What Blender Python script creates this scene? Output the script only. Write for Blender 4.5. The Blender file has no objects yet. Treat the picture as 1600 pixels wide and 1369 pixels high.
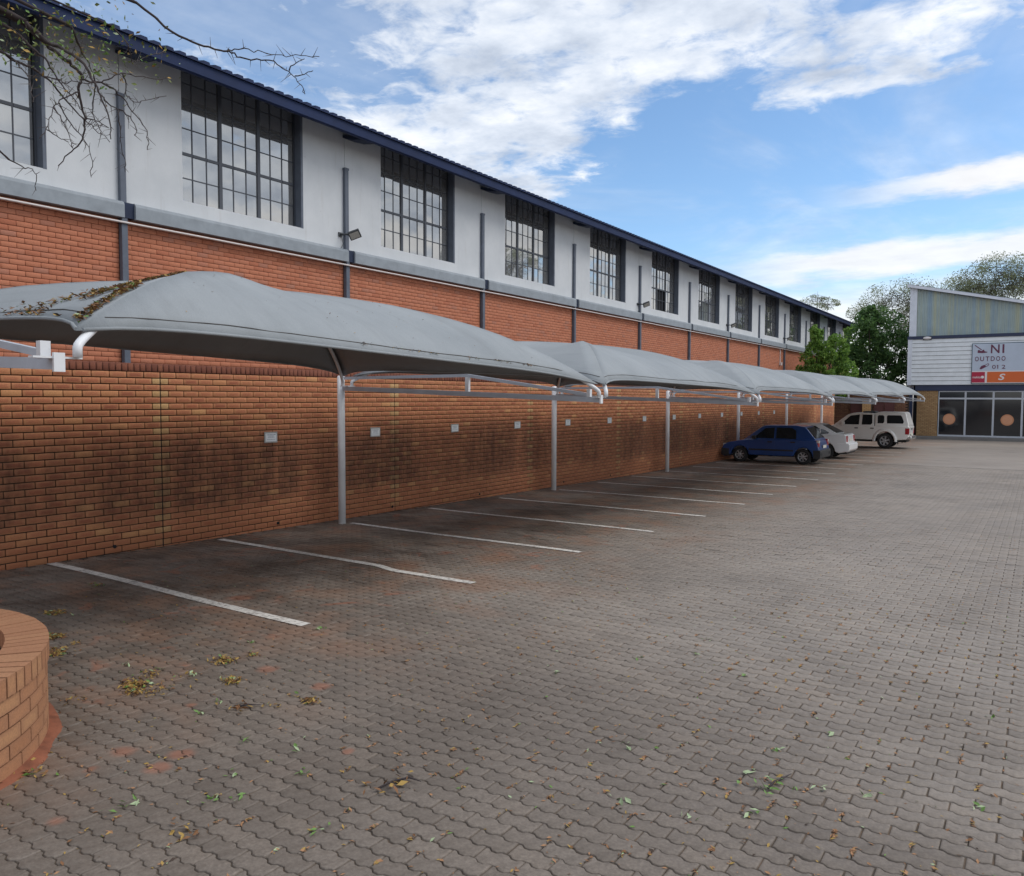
import bpy, bmesh, math, random
import numpy as np
from mathutils import Vector, Matrix, noise as mnoise
rad = math.radians
random.seed(7); RNG = np.random.default_rng(7)
scene = bpy.context.scene
COL = scene.collection

# ------------------------------------------------------------------ camera
CAM = Vector((10.0, 0.0, 1.966))
F_PX, PITCH, YAW, ROLL = 1227.38, rad(-2.9675), rad(33.9516), rad(0.1657)
fw = Vector((-math.sin(YAW) * math.cos(PITCH), math.cos(YAW) * math.cos(PITCH), math.sin(PITCH)))
rt = Vector((math.cos(YAW), math.sin(YAW), 0)); up = rt.cross(fw)
rt2 = rt * math.cos(ROLL) + up * math.sin(ROLL); up2 = up * math.cos(ROLL) - rt * math.sin(ROLL)
cd = bpy.data.cameras.new('camera'); cam = bpy.data.objects.new('camera', cd); COL.objects.link(cam)
cam.matrix_world = Matrix(((rt2.x, up2.x, -fw.x, CAM.x), (rt2.y, up2.y, -fw.y, CAM.y), (rt2.z, up2.z, -fw.z, CAM.z), (0, 0, 0, 1)))
cd.sensor_fit = 'HORIZONTAL'; cd.sensor_width = 36; cd.lens = 36 * F_PX / 1600
cd.clip_start = 0.05; cd.clip_end = 3000
scene.camera = cam

def in_view(P, margin=0.0):
    """which world points (N,3) fall inside the photograph's frame, and their distance"""
    v = np.asarray(P, float) - np.array(CAM)
    d = v @ np.array(fw); d_ = np.where(d > 0.1, d, 1e9)
    x = F_PX * (v @ np.array(rt2)) / d_; y = F_PX * (v @ np.array(up2)) / d_
    return (d > 0.1) & (np.abs(x) < 800 + margin) & (np.abs(y) < 684 + margin), np.linalg.norm(v, axis=1)

# ------------------------------------------------------------------ world, sun, exposure
SUN_AZ, SUN_EL = rad(58), rad(50)            # azimuth from +Y towards +X
world = bpy.data.worlds.new('World'); scene.world = world; world.use_nodes = True
wt = world.node_tree; wt.nodes.clear()
class NT:
    """small helper for building node graphs"""
    def __init__(s, t): s.t = t
    def n(s, typ, **kw):
        x = s.t.nodes.new(typ)
        for k, v in kw.items(): setattr(x, k, v)
        return x
    def put(s, sock, v):
        if hasattr(v, 'is_output') or hasattr(v, 'is_linked'): s.t.links.new(v, sock)
        elif v is not None:
            if isinstance(v, (tuple, list)) and len(v) == 3 and sock.type == 'RGBA': v = (*v, 1)
            sock.default_value = v
    def m(s, op, a, b=None, c=None, clamp=False):
        x = s.n('ShaderNodeMath', operation=op, use_clamp=clamp)
        for i, v in enumerate((a, b, c)):
            if v is not None: s.put(x.inputs[i], v)
        return x.outputs[0]
    def vm(s, op, a, b=None):
        x = s.n('ShaderNodeVectorMath', operation=op); s.put(x.inputs[0], a)
        if b is not None: s.put(x.inputs[1], b)
        return x.outputs['Value'] if op in ('LENGTH', 'DOT_PRODUCT') else x.outputs[0]
    def sep(s, v): x = s.n('ShaderNodeSeparateXYZ'); s.put(x.inputs[0], v); return x.outputs
    def comb(s, a, b, c):
        x = s.n('ShaderNodeCombineXYZ')
        for i, v in enumerate((a, b, c)): s.put(x.inputs[i], v)
        return x.outputs[0]
    def noise(s, vec, scale=5, detail=4, rough=0.55, dist=0, dim='3D'):
        x = s.n('ShaderNodeTexNoise', noise_dimensions=dim); s.put(x.inputs['Vector'], vec)
        x.inputs['Scale'].default_value = scale; x.inputs['Detail'].default_value = detail
        x.inputs['Roughness'].default_value = rough; x.inputs['Distortion'].default_value = dist
        return x.outputs[0]
    def ss(s, v, a, b):
        x = s.n('ShaderNodeMapRange', interpolation_type='SMOOTHSTEP'); s.put(x.inputs[0], v)
        x.inputs[1].default_value = a; x.inputs[2].default_value = b
        return x.outputs[0]
    def mr(s, v, a, b, c, d):
        x = s.n('ShaderNodeMapRange'); s.put(x.inputs[0], v)
        for i, q in enumerate((a, b, c, d)): x.inputs[i + 1].default_value = q
        return x.outputs[0]
    def mix(s, f, a, b, blend='MIX'):
        x = s.n('ShaderNodeMix', data_type='RGBA', blend_type=blend)
        s.put(x.inputs[0], f); s.put(x.inputs[6], a); s.put(x.inputs[7], b)
        return x.outputs[2]
    def ramp(s, f, stops):
        x = s.n('ShaderNodeValToRGB'); s.put(x.inputs[0], f); e = x.color_ramp.elements
        while len(e) > 1: e.remove(e[-1])
        e[0].position, e[0].color = stops[0][0], (*stops[0][1], 1)
        for p, c in stops[1:]:
            k = e.new(p); k.color = (*c, 1)
        return x.outputs[0]
W = NT(wt)
geo = W.n('ShaderNodeTexCoord').outputs['Generated']
dirv = W.vm('NORMALIZE', geo); dx, dy, dz = W.sep(dirv)
sky = W.n('ShaderNodeTexSky', sky_type='NISHITA'); sky.sun_disc = False
sky.sun_elevation = SUN_EL; sky.sun_rotation = SUN_AZ
sky.air_density = 1.0; sky.dust_density = 0.6; sky.ozone_density = 1.6; sky.altitude = 1200
SKY_K = 0.13
skyc = W.mix(1.0, sky.outputs[0], (SKY_K*0.91, SKY_K*1.03, SKY_K*1.07), 'MULTIPLY')
zz = W.m('ADD', W.m('MAXIMUM', dz, 0.0), 0.06)
qx = W.m('DIVIDE', dx, zz); qy = W.m('DIVIDE', dy, zz)
q = W.comb(qx, qy, 0.0)
warp = W.noise(q, 1.1, 3, 0.5); 
n1 = W.m('ADD', W.m('MULTIPLY', W.noise(q, 2.4, 9, 0.60, 0.25), 0.56), W.m('MULTIPLY', W.noise(W.vm('ADD', q, (3.0, 1.0, 0.5)), 7.5, 6, 0.6, 0.4), 0.44))
n2 = W.noise(W.vm('ADD', q, (7.3, 2.1, 4.0)), 0.75, 4, 0.5)
# a bank of broken cloud over the building and overhead, clear sky beyond its edge
edge = W.m('ADD', qy, W.m('MULTIPLY', qx, 0.72))
edge = W.m('ADD', edge, W.m('MULTIPLY', W.m('SUBTRACT', warp, 0.5), 1.6))
bank = W.ss(edge, 2.30, 1.25)
gap = W.ss(W.vm('LENGTH', W.vm('SUBTRACT', q, (-1.75, 1.28, 0.0))), 0.62, 0.20)
bank = W.m('MULTIPLY', bank, W.m('SUBTRACT', 1.0, W.m('MULTIPLY', gap, 0.45)))
other = W.m('MULTIPLY', W.mr(n2, 0.30, 0.55, 0.80, 1.18), W.ss(qx, 0.0, 0.7))
puffs = W.m('MULTIPLY', W.m('MULTIPLY', W.ss(qy, 2.62, 2.30), W.ss(qx, -1.0, -0.6)), 0.86)
cover = W.m('MAXIMUM', W.m('MAXIMUM', bank, other), puffs)
thr = W.m('SUBTRACT', 0.76, W.m('MULTIPLY', cover, 0.44))
dens = W.m('MULTIPLY', W.m('SUBTRACT', n1, thr), 5.0, clamp=True)
dens = W.ss(dens, 0.0, 0.9)
# long thin streaks low down over the far end
az = W.m('ARCTAN2', dx, dy); el = W.m('ARCSINE', dz)
ns = W.noise(W.comb(W.m('MULTIPLY', az, 5.0), W.m('MULTIPLY', el, 22.0), 3.0), 1.6, 7, 0.6)
wob = W.m('MULTIPLY', W.m('SUBTRACT', ns, 0.5), 0.05)
def streak(el0, slope, half, az0, az1, amt):
    c = W.m('SUBTRACT', W.m('ADD', el, wob), W.m('ADD', el0, W.m('MULTIPLY', az, slope)))
    b = W.ss(W.m('ABSOLUTE', c), half, half * 0.25)
    return W.m('MULTIPLY', W.m('MULTIPLY', b, W.ss(az, az0, az1)), amt)
s1 = W.m('MULTIPLY', streak(rad(13.6), 0.05, rad(1.15), rad(-15.5), rad(-4), 0.95), W.ss(az, rad(28), rad(8)))
s2 = streak(rad(9.4), 0.04, rad(1.6), rad(-24), rad(-12), 0.9)
s3 = W.m('MULTIPLY', W.ss(W.m('ADD', el, wob), rad(9.0), rad(5.5)), 0.88)
low = W.m('MAXIMUM', W.m('MAXIMUM', s1, s2), s3)
veil = W.m('MULTIPLY', W.ss(W.noise(W.vm('MULTIPLY', q, (1.0, 0.6, 1.0)), 1.1, 6, 0.62, 0.5), 0.42, 0.72), 0.42)      # thin high veil
dens = W.m('MAXIMUM', W.m('MAXIMUM', dens, veil), low, clamp=True)
shade = W.noise(W.vm('ADD', q, (0.05, 0.05, 0.0)), 3.2, 6, 0.6)
ccol = W.ramp(shade, [(0.32, (0.40, 0.455, 0.55)), (0.50, (0.60, 0.65, 0.73)), (0.66, (0.80, 0.82, 0.85))])
ccol = W.mix(W.m('MULTIPLY', low, 0.8, clamp=True), ccol, (0.84, 0.81, 0.775, 1))
final = W.mix(W.m('MULTIPLY', dens, 0.95), skyc, ccol)
bg = W.n('ShaderNodeBackground'); W.put(bg.inputs[0], final); bg.inputs[1].default_value = 1.0
wo = W.n('ShaderNodeOutputWorld'); wt.links.new(bg.outputs[0], wo.inputs[0])

sd = bpy.data.lights.new('sun', 'SUN'); sun = bpy.data.objects.new('sun', sd); COL.objects.link(sun)
sd.energy = 1.2; sd.angle = rad(30); sd.color = (1.0, 0.95, 0.88)
sdir = Vector((math.sin(SUN_AZ) * math.cos(SUN_EL), math.cos(SUN_AZ) * math.cos(SUN_EL), math.sin(SUN_EL)))
sun.rotation_euler = sdir.to_track_quat('Z', 'Y').to_euler(); sun.location = (40, 30, 60)
scene.view_settings.view_transform = 'Standard'; scene.view_settings.look = 'None'
scene.view_settings.gamma = 1; scene.view_settings.exposure = 0.40; scene.view_settings.use_curve_mapping = False

# ------------------------------------------------------------------ mesh helpers
class MB:
    """collects boxes, tubes, prisms ... and links them as ONE mesh object"""
    def __init__(s): s.v = []; s.f = []; s.m = []; s.sm = []
    def add(s, vs, fs, mat=0, smooth=False):
        b = len(s.v); s.v += [tuple(x) for x in vs]
        for f in fs: s.f.append(tuple(b + i for i in f)); s.m.append(mat); s.sm.append(smooth)
    def box(s, x0, x1, y0, y1, z0, z1, mat=0):
        s.add([(x0,y0,z0),(x1,y0,z0),(x1,y1,z0),(x0,y1,z0),(x0,y0,z1),(x1,y0,z1),(x1,y1,z1),(x0,y1,z1)],
              [(0,3,2,1),(4,5,6,7),(0,1,5,4),(1,2,6,5),(2,3,7,6),(3,0,4,7)], mat)
    def cbox(s, x0, x1, y0, y1, z0, z1, c, mat=0):
        """box with chamfered edges along its length-wise verticals and top"""
        s.add([(x0+c,y0,z0),(x1-c,y0,z0),(x1,y0+c,z0),(x1,y1-c,z0),(x1-c,y1,z0),(x0+c,y1,z0),(x0,y1-c,z0),(x0,y0+c,z0),
               (x0+c,y0,z1),(x1-c,y0,z1),(x1,y0+c,z1),(x1,y1-c,z1),(x1-c,y1,z1),(x0+c,y1,z1),(x0,y1-c,z1),(x0,y0+c,z1)],
              [tuple(range(7,-1,-1)), tuple(range(8,16))] + [(i,(i+1)%8,8+(i+1)%8,8+i) for i in range(8)], mat)
    def tube(s, pts, r, n=8, mat=0, caps=True, smooth=True):
        pts = [Vector(p) for p in pts]; b = len(s.v); k = len(pts)
        rs = r if isinstance(r, (list, tuple)) else [r] * k
        nrm = None
        for i, p in enumerate(pts):
            t = (pts[min(i+1,k-1)] - pts[max(i-1,0)]).normalized()
            if nrm is None:
                nrm = t.orthogonal().normalized()
            else:
                nrm = (nrm - t * nrm.dot(t)); nrm = nrm.normalized() if nrm.length > 1e-6 else t.orthogonal().normalized()
            bi = t.cross(nrm)
            for j in range(n):
                a = 2 * math.pi * j / n
                s.v.append(tuple(p + (nrm * math.cos(a) + bi * math.sin(a)) * rs[i]))
        for i in range(k - 1):
            for j in range(n):
                s.f.append((b+i*n+j, b+i*n+(j+1)%n, b+(i+1)*n+(j+1)%n, b+(i+1)*n+j)); s.m.append(mat); s.sm.append(smooth)
        if caps:
            s.f.append(tuple(b+j for j in range(n-1,-1,-1))); s.m.append(mat); s.sm.append(False)
            s.f.append(tuple(b+(k-1)*n+j for j in range(n))); s.m.append(mat); s.sm.append(False)
    def bar(s, a, b, w, h, mat=0):
        """rectangular bar from a to b, w across (horizontal), h high"""
        a, b = Vector(a), Vector(b); t = (b - a).normalized()
        x = t.cross(Vector((0,0,1))); x = x.normalized() if x.length > 1e-5 else Vector((1,0,0))
        y = x.cross(t).normalized(); vs = []
        for p in (a, b):
            for i, j in ((-1,-1),(1,-1),(1,1),(-1,1)): vs.append(p + x*(w/2*i) + y*(h/2*j))
        s.add(vs, [(3,2,1,0),(4,5,6,7),(0,1,5,4),(1,2,6,5),(2,3,7,6),(3,0,4,7)], mat)
    def quad(s, a, b, c, d, mat=0): s.add([a,b,c,d], [(0,1,2,3)], mat)
    def prism(s, poly, axis, a, b, mat=0):
        """extrude a 2-D polygon along 'x' | 'y' | 'z' from a to b"""
        def P(u, w, t): return {'x': (t,u,w), 'y': (u,t,w), 'z': (u,w,t)}[axis]
        n = len(poly)
        s.add([P(u,w,a) for u,w in poly] + [P(u,w,b) for u,w in poly],
              [tuple(range(n-1,-1,-1)), tuple(range(n,2*n))] + [(i,(i+1)%n,n+(i+1)%n,n+i) for i in range(n)], mat)
    def lathe(s, prof, c, axis='z', n=20, mat=0, smooth=True):
        """prof: list of (radius, height) round an axis through c"""
        b = len(s.v); c = Vector(c)
        for r, h in prof:
            for j in range(n):
                a = 2*math.pi*j/n; u, w = r*math.cos(a), r*math.sin(a)
                s.v.append(tuple(c + Vector({'z': (u,w,h), 'y': (u,h,w), 'x': (h,u,w)}[axis])))
        for i in range(len(prof)-1):
            for j in range(n):
                s.f.append((b+i*n+j, b+i*n+(j+1)%n, b+(i+1)*n+(j+1)%n, b+(i+1)*n+j)); s.m.append(mat); s.sm.append(smooth)
    def build(s, name, mats, parent=None, recalc=True):
        me = bpy.data.meshes.new(name); me.from_pydata(s.v, [], s.f)
        mats = mats if isinstance(mats, (list, tuple)) else [mats]
        for m in mats: me.materials.append(m)
        me.polygons.foreach_set('material_index', s.m); me.polygons.foreach_set('use_smooth', s.sm)
        if recalc:
            bm = bmesh.new(); bm.from_mesh(me); bmesh.ops.recalc_face_normals(bm, faces=bm.faces); bm.to_mesh(me); bm.free()
        me.update()
        return link(name, me, parent)
def link(name, me, parent=None):
    o = bpy.data.objects.new(name, me); COL.objects.link(o)
    if parent is not None: o.parent = parent
    return o
def thing(name, label, cat, group=None, loc=(0,0,0), rz=0):
    o = bpy.data.objects.new(name, None); COL.objects.link(o); o.location = loc; o.rotation_euler = (0,0,rz)
    o.empty_display_size = 0.2
    return tag(o, label, cat, group)
def tag(o, label, cat, group=None):
    o['label'] = label; o['category'] = cat
    if group: o['group'] = group
    return o
def kind(o, k): o['kind'] = k; return o
def np_mesh(name, V, faces_list, mats, uv=None, tone=None, matidx=None):
    """V (N,3); faces_list: list of integer arrays (n_faces, n_corners)"""
    me = bpy.data.meshes.new(name)
    me.vertices.add(len(V)); me.vertices.foreach_set('co', np.asarray(V, np.float32).ravel())
    loops = np.concatenate([f.ravel() for f in faces_list]).astype(np.int32)
    tot = np.concatenate([np.full(len(f), f.shape[1], np.int32) for f in faces_list])
    st = np.concatenate([[0], np.cumsum(tot)[:-1]]).astype(np.int32)
    me.loops.add(len(loops)); me.loops.foreach_set('vertex_index', loops)
    me.polygons.add(len(tot)); me.polygons.foreach_set('loop_start', st); me.polygons.foreach_set('loop_total', tot)
    for m in (mats if isinstance(mats, (list, tuple)) else [mats]): me.materials.append(m)
    if matidx is not None: me.polygons.foreach_set('material_index', np.asarray(matidx, np.int32))
    if uv is not None:
        l = me.uv_layers.new(name='UVMap'); l.data.foreach_set('uv', np.asarray(uv, np.float32).ravel())
    if tone is not None:
        a = me.attributes.new('tone', 'FLOAT', 'POINT'); a.data.foreach_set('value', np.asarray(tone, np.float32))
    me.update(calc_edges=True); me.validate(verbose=False)
    return me
def gz(y):
    """ground height along the lot: it falls gently away from the camera"""
    y = np.clip(y, -8.0, 42.0)
    return np.where(y < 20, -0.0151*y, -0.302 - 0.009*(y-20))
def gzf(y): return float(gz(np.array(float(y))))

# ------------------------------------------------------------------ materials
MAT = {}
def mat(name, build=None, base=None, rough=0.6, metal=0.0, spec=0.5, bump=None, var=None):
    m = bpy.data.materials.new(name); m.use_nodes = True; t = m.node_tree; t.nodes.clear(); N = NT(t)
    b = N.n('ShaderNodeBsdfPrincipled'); o = N.n('ShaderNodeOutputMaterial'); t.links.new(b.outputs[0], o.inputs[0])
    b.inputs['Roughness'].default_value = rough; b.inputs['Metallic'].default_value = metal
    b.inputs['Specular IOR Level'].default_value = spec
    if base is not None: b.inputs['Base Color'].default_value = (*base, 1)
    if var:      # (noise scale, amount): gentle uneven tone of weathered paint / metal
        pos = N.n('ShaderNodeNewGeometry').outputs['Position']
        n = N.noise(pos, var[0], 6, 0.62)
        N.put(b.inputs['Base Color'], N.mix(1.0, (*base, 1), N.ramp(n, [(0.25, (1-var[1],)*3), (0.75, (1+var[1]*0.4,)*3)]), 'MULTIPLY'))
    if build: build(N, b)
    MAT[name] = m
    return m
def pos_of(N): return N.n('ShaderNodeNewGeometry').outputs['Position']
def bumpify(N, b, h, strength=0.3, dist=0.01):
    x = N.n('ShaderNodeBump'); x.inputs['Strength'].default_value = strength; x.inputs['Distance'].default_value = dist
    N.put(x.inputs['Height'], h); N.t.links.new(x.outputs[0], b.inputs['Normal'])
def tone_of(N):
    a = N.n('ShaderNodeAttribute', attribute_name='tone').outputs['Fac']
    r = N.n('ShaderNodeObjectInfo').outputs['Random']
    return N.m('FRACT', N.m('ADD', a, r))
def brick_build(stops, edge_col, edge_amt, grime):
    def f(N, b):
        t = tone_of(N); pos = pos_of(N); uv = N.n('ShaderNodeUVMap').outputs[0]
        u, v, _ = N.sep(uv)
        d = N.m('MINIMUM', N.m('MINIMUM', u, N.m('SUBTRACT', 1.0, u)), N.m('MULTIPLY', N.m('MINIMUM', v, N.m('SUBTRACT', 1.0, v)), 0.75))
        n = N.noise(pos, 22, 5, 0.65)
        c = N.ramp(t, stops)
        e = N.m('MULTIPLY', N.ss(N.m('ADD', d, N.m('MULTIPLY', N.m('SUBTRACT', n, 0.5), 0.22)), 0.24, 0.04), edge_amt)
        c = N.mix(e, c, (*edge_col, 1))
        fine = N.noise(pos, 90, 4, 0.7)
        c = N.mix(1.0, c, N.ramp(fine, [(0.3, (0.78,)*3), (0.7, (1.12,)*3)]), 'MULTIPLY')
        if grime: c = grime(N, pos, c)
        N.put(b.inputs['Base Color'], c); bumpify(N, b, N.noise(pos, 160, 4, 0.7), 0.35, 0.004)
    return f
def wall_grime(N, pos, c):
    """old splash and soot stains on the boundary wall, patchy"""
    x, y, z = N.sep(pos)
    zr = N.m('ADD', z, N.m('MULTIPLY', y, 0.0125))
    p = N.comb(0.0, N.m('MULTIPLY', y, 0.55), N.m('MULTIPLY', z, 1.0))
    a = N.noise(p, 1.5, 7, 0.62, 0.4)
    h = N.m('MULTIPLY', N.ss(zr, 0.15, 0.65), N.ss(zr, 2.05, 1.15))
    k = N.m('MULTIPLY', N.ss(N.m('ADD', a, N.m('MULTIPLY', h, 0.26)), 0.44, 0.72), h)
    st = N.noise(N.comb(0.0, N.m('MULTIPLY', y, 3.0), N.m('MULTIPLY', z, 0.35)), 1.6, 4, 0.6)
    along = N.noise(N.comb(0.0, N.m('MULTIPLY', y, 0.33), 4.0), 1.3, 3, 0.5)
    k = N.m('MULTIPLY', N.m('MULTIPLY', k, N.mr(st, 0.3, 0.6, 0.55, 1.1)), N.mr(along, 0.35, 0.6, 0.45, 1.1), clamp=True)
    sp = N.noise(pos, 7.0, 5, 0.7); k = N.m('MULTIPLY', k, N.mr(sp, 0.35, 0.62, 0.65, 1.1), clamp=True)
    run = N.noise(N.comb(0.0, N.m('MULTIPLY', y, 2.2), N.m('MULTIPLY', z, 0.16)), 1.9, 5, 0.7)      # runs of dirty water from the top
    k = N.m('MAXIMUM', k, N.m('MULTIPLY', N.ss(run, 0.60, 0.78), 0.75))
    c = N.mix(N.m('MULTIPLY', k, 0.76), c, (0.092, 0.040, 0.026, 1))
    a2 = N.noise(p, 3.4, 5, 0.6)
    s = N.m('MULTIPLY', N.ss(N.m('ADD', zr, N.m('MULTIPLY', N.m('SUBTRACT', a2, 0.5), 0.7)), 0.55, 0.02), 0.65)
    return N.mix(s, c, (0.34, 0.125, 0.058, 1))
mat('face_brick', brick_build([(0.0, (0.37,0.120,0.062)), (0.25, (0.46,0.166,0.083)), (0.55, (0.52,0.202,0.100)), (0.8, (0.45,0.150,0.075)), (0.94, (0.56,0.24,0.11)), (1.0, (0.66,0.34,0.148))], (0.64,0.31,0.142), 0.48, wall_grime), rough=0.85)
mat('pale_brick', brick_build([(0.0, (0.52,0.29,0.125)), (1.0, (0.62,0.38,0.175))], (0.66,0.42,0.20), 0.5, wall_grime), rough=0.85)
mat('coping_brick', brick_build([(0.0, (0.19,0.062,0.036)), (0.5, (0.25,0.085,0.05)), (1.0, (0.30,0.11,0.06))], (0.17,0.06,0.04), 0.5, None), rough=0.85)
mat('red_brick', brick_build([(0.0, (0.45,0.150,0.080)), (0.3, (0.51,0.185,0.100)), (0.7, (0.54,0.20,0.110)), (0.9, (0.49,0.185,0.108)), (1.0, (0.42,0.18,0.118))], (0.52,0.18,0.09), 0.12, None), rough=0.85)
mat('planter_brick', brick_build([(0.0, (0.36,0.165,0.08)), (0.5, (0.42,0.20,0.10)), (1.0, (0.45,0.235,0.115))], (0.34,0.165,0.09), 0.55, None), rough=0.85)
def mortar_b(N, b):
    pos = pos_of(N); n = N.noise(pos, 14, 5, 0.6)
    c = N.ramp(n, [(0.3, (0.022,0.015,0.012)), (0.7, (0.052,0.034,0.024))]); N.put(b.inputs['Base Color'], c)
mat('mortar', mortar_b, rough=0.95)
mat('red_mortar', base=(0.19,0.08,0.052), rough=0.95, var=(9, 0.35))
mat('planter_mortar', base=(0.16,0.085,0.05), rough=0.95, var=(9, 0.4))
def plaster_b(N, b):
    pos = pos_of(N); x, y, z = N.sep(pos)
    n = N.noise(pos, 1.3, 6, 0.6); st = N.noise(N.comb(0.0, N.m('MULTIPLY', y, 4.0), N.m('MULTIPLY', z, 0.35)), 1.5, 7, 0.7)
    c = N.ramp(n, [(0.3, (0.56,0.585,0.61)), (0.7, (0.65,0.67,0.69))])
    c = N.mix(N.m('MULTIPLY', N.ss(st, 0.54, 0.76), 0.36), c, (0.42,0.40,0.37,1))
    sp = N.noise(pos, 9, 4, 0.7); c = N.mix(N.m('MULTIPLY', N.ss(sp, 0.66, 0.74), 0.25), c, (0.38,0.37,0.36,1))
    N.put(b.inputs['Base Color'], c); bumpify(N, b, N.noise(pos, 35, 6, 0.7), 0.35, 0.006)
mat('white_plaster', plaster_b, rough=0.9)
mat('grey_paint', base=(0.30,0.335,0.37), rough=0.7, var=(4, 0.22))
mat('pipe_paint', base=(0.115,0.135,0.175), rough=0.6, var=(5, 0.25))
mat('dark_paint', base=(0.026,0.038,0.075), rough=0.7, spec=0.3, var=(5, 0.25))
mat('roof_paint', base=(0.012,0.026,0.085), rough=0.6, spec=0.25, var=(2.5, 0.3))
mat('soffit_paint', base=(0.16,0.19,0.26), rough=0.8)
mat('window_steel', base=(0.06,0.068,0.085), rough=0.5)
mat('conduit_white', base=(0.68,0.62,0.60), rough=0.5)
def glass_b(N, b):
    pos = pos_of(N); n = N.noise(pos, 2.2, 3, 0.5)
    N.put(b.inputs['Base Color'], N.ramp(n, [(0.3, (0.42,0.42,0.415)), (0.7, (0.50,0.495,0.48))])); b.inputs['Metallic'].default_value = 0.78
    bumpify(N, b, N.noise(pos, 1.4, 2, 0.5), 0.10, 0.02)
mat('window_glass', glass_b, rough=0.03, metal=1.0)
mat('dark_interior', base=(0.012,0.013,0.016), rough=0.9)
def paver_b(N, b):
    t = tone_of(N); pos = pos_of(N); x, y, z = N.sep(pos)
    c = N.ramp(t, [(0.0, (0.182,0.153,0.128)), (0.5, (0.218,0.184,0.155)), (0.85, (0.235,0.199,0.168)), (1.0, (0.248,0.206,0.169))])
    big = N.noise(pos, 0.42, 6, 0.6, 0.5)
    c = N.mix(1.0, c, N.ramp(big, [(0.28, (0.70,0.68,0.66)), (0.5, (0.98,0.97,0.96)), (0.75, (1.22,1.19,1.15))]), 'MULTIPLY')
    fine = N.noise(pos, 60, 5, 0.7)
    c = N.mix(1.0, c, N.ramp(fine, [(0.3, (0.74,)*3), (0.7, (1.18,)*3)]), 'MULTIPLY')
    # brighter open lot and shaded foreground, both put into the paver colour
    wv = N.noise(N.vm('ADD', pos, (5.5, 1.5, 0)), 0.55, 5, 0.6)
    mid_lift = N.m('MULTIPLY', N.ss(N.m('ADD', x, N.m('MULTIPLY', N.m('SUBTRACT', wv, 0.5), 3.0)), 3.8, 5.6), N.ss(N.m('ADD', y, N.m('MULTIPLY', N.m('SUBTRACT', wv, 0.5), 5.0)), 4.2, 7.2))
    c = N.mix(N.m('MULTIPLY', mid_lift, N.mr(wv, 0.3, 0.6, 0.10, 0.34)), c, (0.36,0.31,0.265,1))
    fore_d = N.vm('LENGTH', N.vm('SUBTRACT', N.comb(x, y, 0.0), (7.4, 1.6, 0.0))); fore_d = N.m('ADD', fore_d, N.m('MULTIPLY', N.m('SUBTRACT', wv, 0.5), 4.0))
    c = N.mix(N.m('MULTIPLY', N.ss(fore_d, 5.2, 2.6), N.mr(fine, 0.3, 0.7, 0.50, 0.26)), c, (0.095,0.072,0.055,1))
    # oil and tyre marks inside the bays, red soil washed over the paving
    oil = N.noise(N.comb(N.m('MULTIPLY', x, 0.8), y, 0.0), 1.15, 7, 0.64, 0.8)
    ok = N.m('MULTIPLY', N.ss(oil, 0.40, 0.64), N.ss(N.m('ADD', x, N.m('MULTIPLY', oil, 1.2)), 6.2, 3.6))
    c = N.mix(N.m('MULTIPLY', ok, 0.70), c, (0.062,0.042,0.030,1))
    soil = N.noise(N.vm('ADD', pos, (3.1, 8.2, 0)), 2.7, 5, 0.62, 0.6)
    sw = N.m('ADD', N.m('MULTIPLY', N.ss(x, 6.6, 4.2), 0.15), 0.0)
    sk = N.ss(N.m('ADD', soil, sw), 0.72, 0.84)
    for sx_, sy_, sr_ in [(5.76, 2.37, 0.075), (6.06, 2.54, 0.075), (6.11, 2.38, 0.07), (5.83, 2.16, 0.05), (5.29, 3.74, 0.09), (5.88, 3.73, 0.07), (6.22, 1.78, 0.06), (4.66, 4.32, 0.08), (5.46, 3.0, 0.05), (1.92, 4.8, 0.12), (3.31, 4.99, 0.14), (6.79, 3.1, 0.04)]:      # small washes of red soil in the foreground
        dd = N.vm('LENGTH', N.vm('SUBTRACT', N.comb(x, y, 0.0), (sx_, sy_, 0.0)))
        dd = N.m('ADD', dd, N.m('MULTIPLY', N.m('SUBTRACT', soil, 0.5), 0.16))
        sk = N.m('MAXIMUM', sk, N.m('MULTIPLY', N.ss(dd, sr_*1.25, sr_*0.35), 0.9))
    c = N.mix(N.m('MULTIPLY', sk, 0.62), c, (0.33,0.125,0.07,1))
    fan = N.noise(N.vm('ADD', pos, (1.1, 4.2, 0)), 1.1, 4, 0.6)
    c = N.mix(N.m('MULTIPLY', N.ss(fan, 0.44, 0.68), N.m('MULTIPLY', N.ss(x, 7.2, 4.2), 0.7)), c, (0.27,0.155,0.10,1))
    N.put(b.inputs['Base Color'], c); N.put(b.inputs['Roughness'], N.mr(oil, 0.4, 0.7, 0.70, 0.58))
    bumpify(N, b, N.noise(pos, 110, 5, 0.75), 0.5, 0.004)
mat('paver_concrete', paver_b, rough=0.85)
mat('joint_sand', lambda N, b: N.put(b.inputs['Base Color'], N.ramp(N.noise(pos_of(N), 6, 6, 0.7), [(0.30, (0.065,0.052,0.042)), (0.52, (0.115,0.088,0.066)), (0.68, (0.20,0.13,0.085))])), rough=0.95)
def line_b(N, b):
    pos = pos_of(N); n = N.noise(pos, 26, 6, 0.72); n2 = N.noise(pos, 3, 4, 0.6)
    w = N.ss(N.m('ADD', n, N.m('MULTIPLY', n2, 0.35)), 0.64, 0.82)
    N.put(b.inputs['Base Color'], N.mix(N.m('MULTIPLY', w, 0.7), (0.74,0.71,0.66,1), (0.22,0.19,0.17,1)))
mat('line_paint', line_b, rough=0.8)
mat('red_soil', base=(0.27,0.095,0.05), rough=0.95, var=(12, 0.5))
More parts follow.
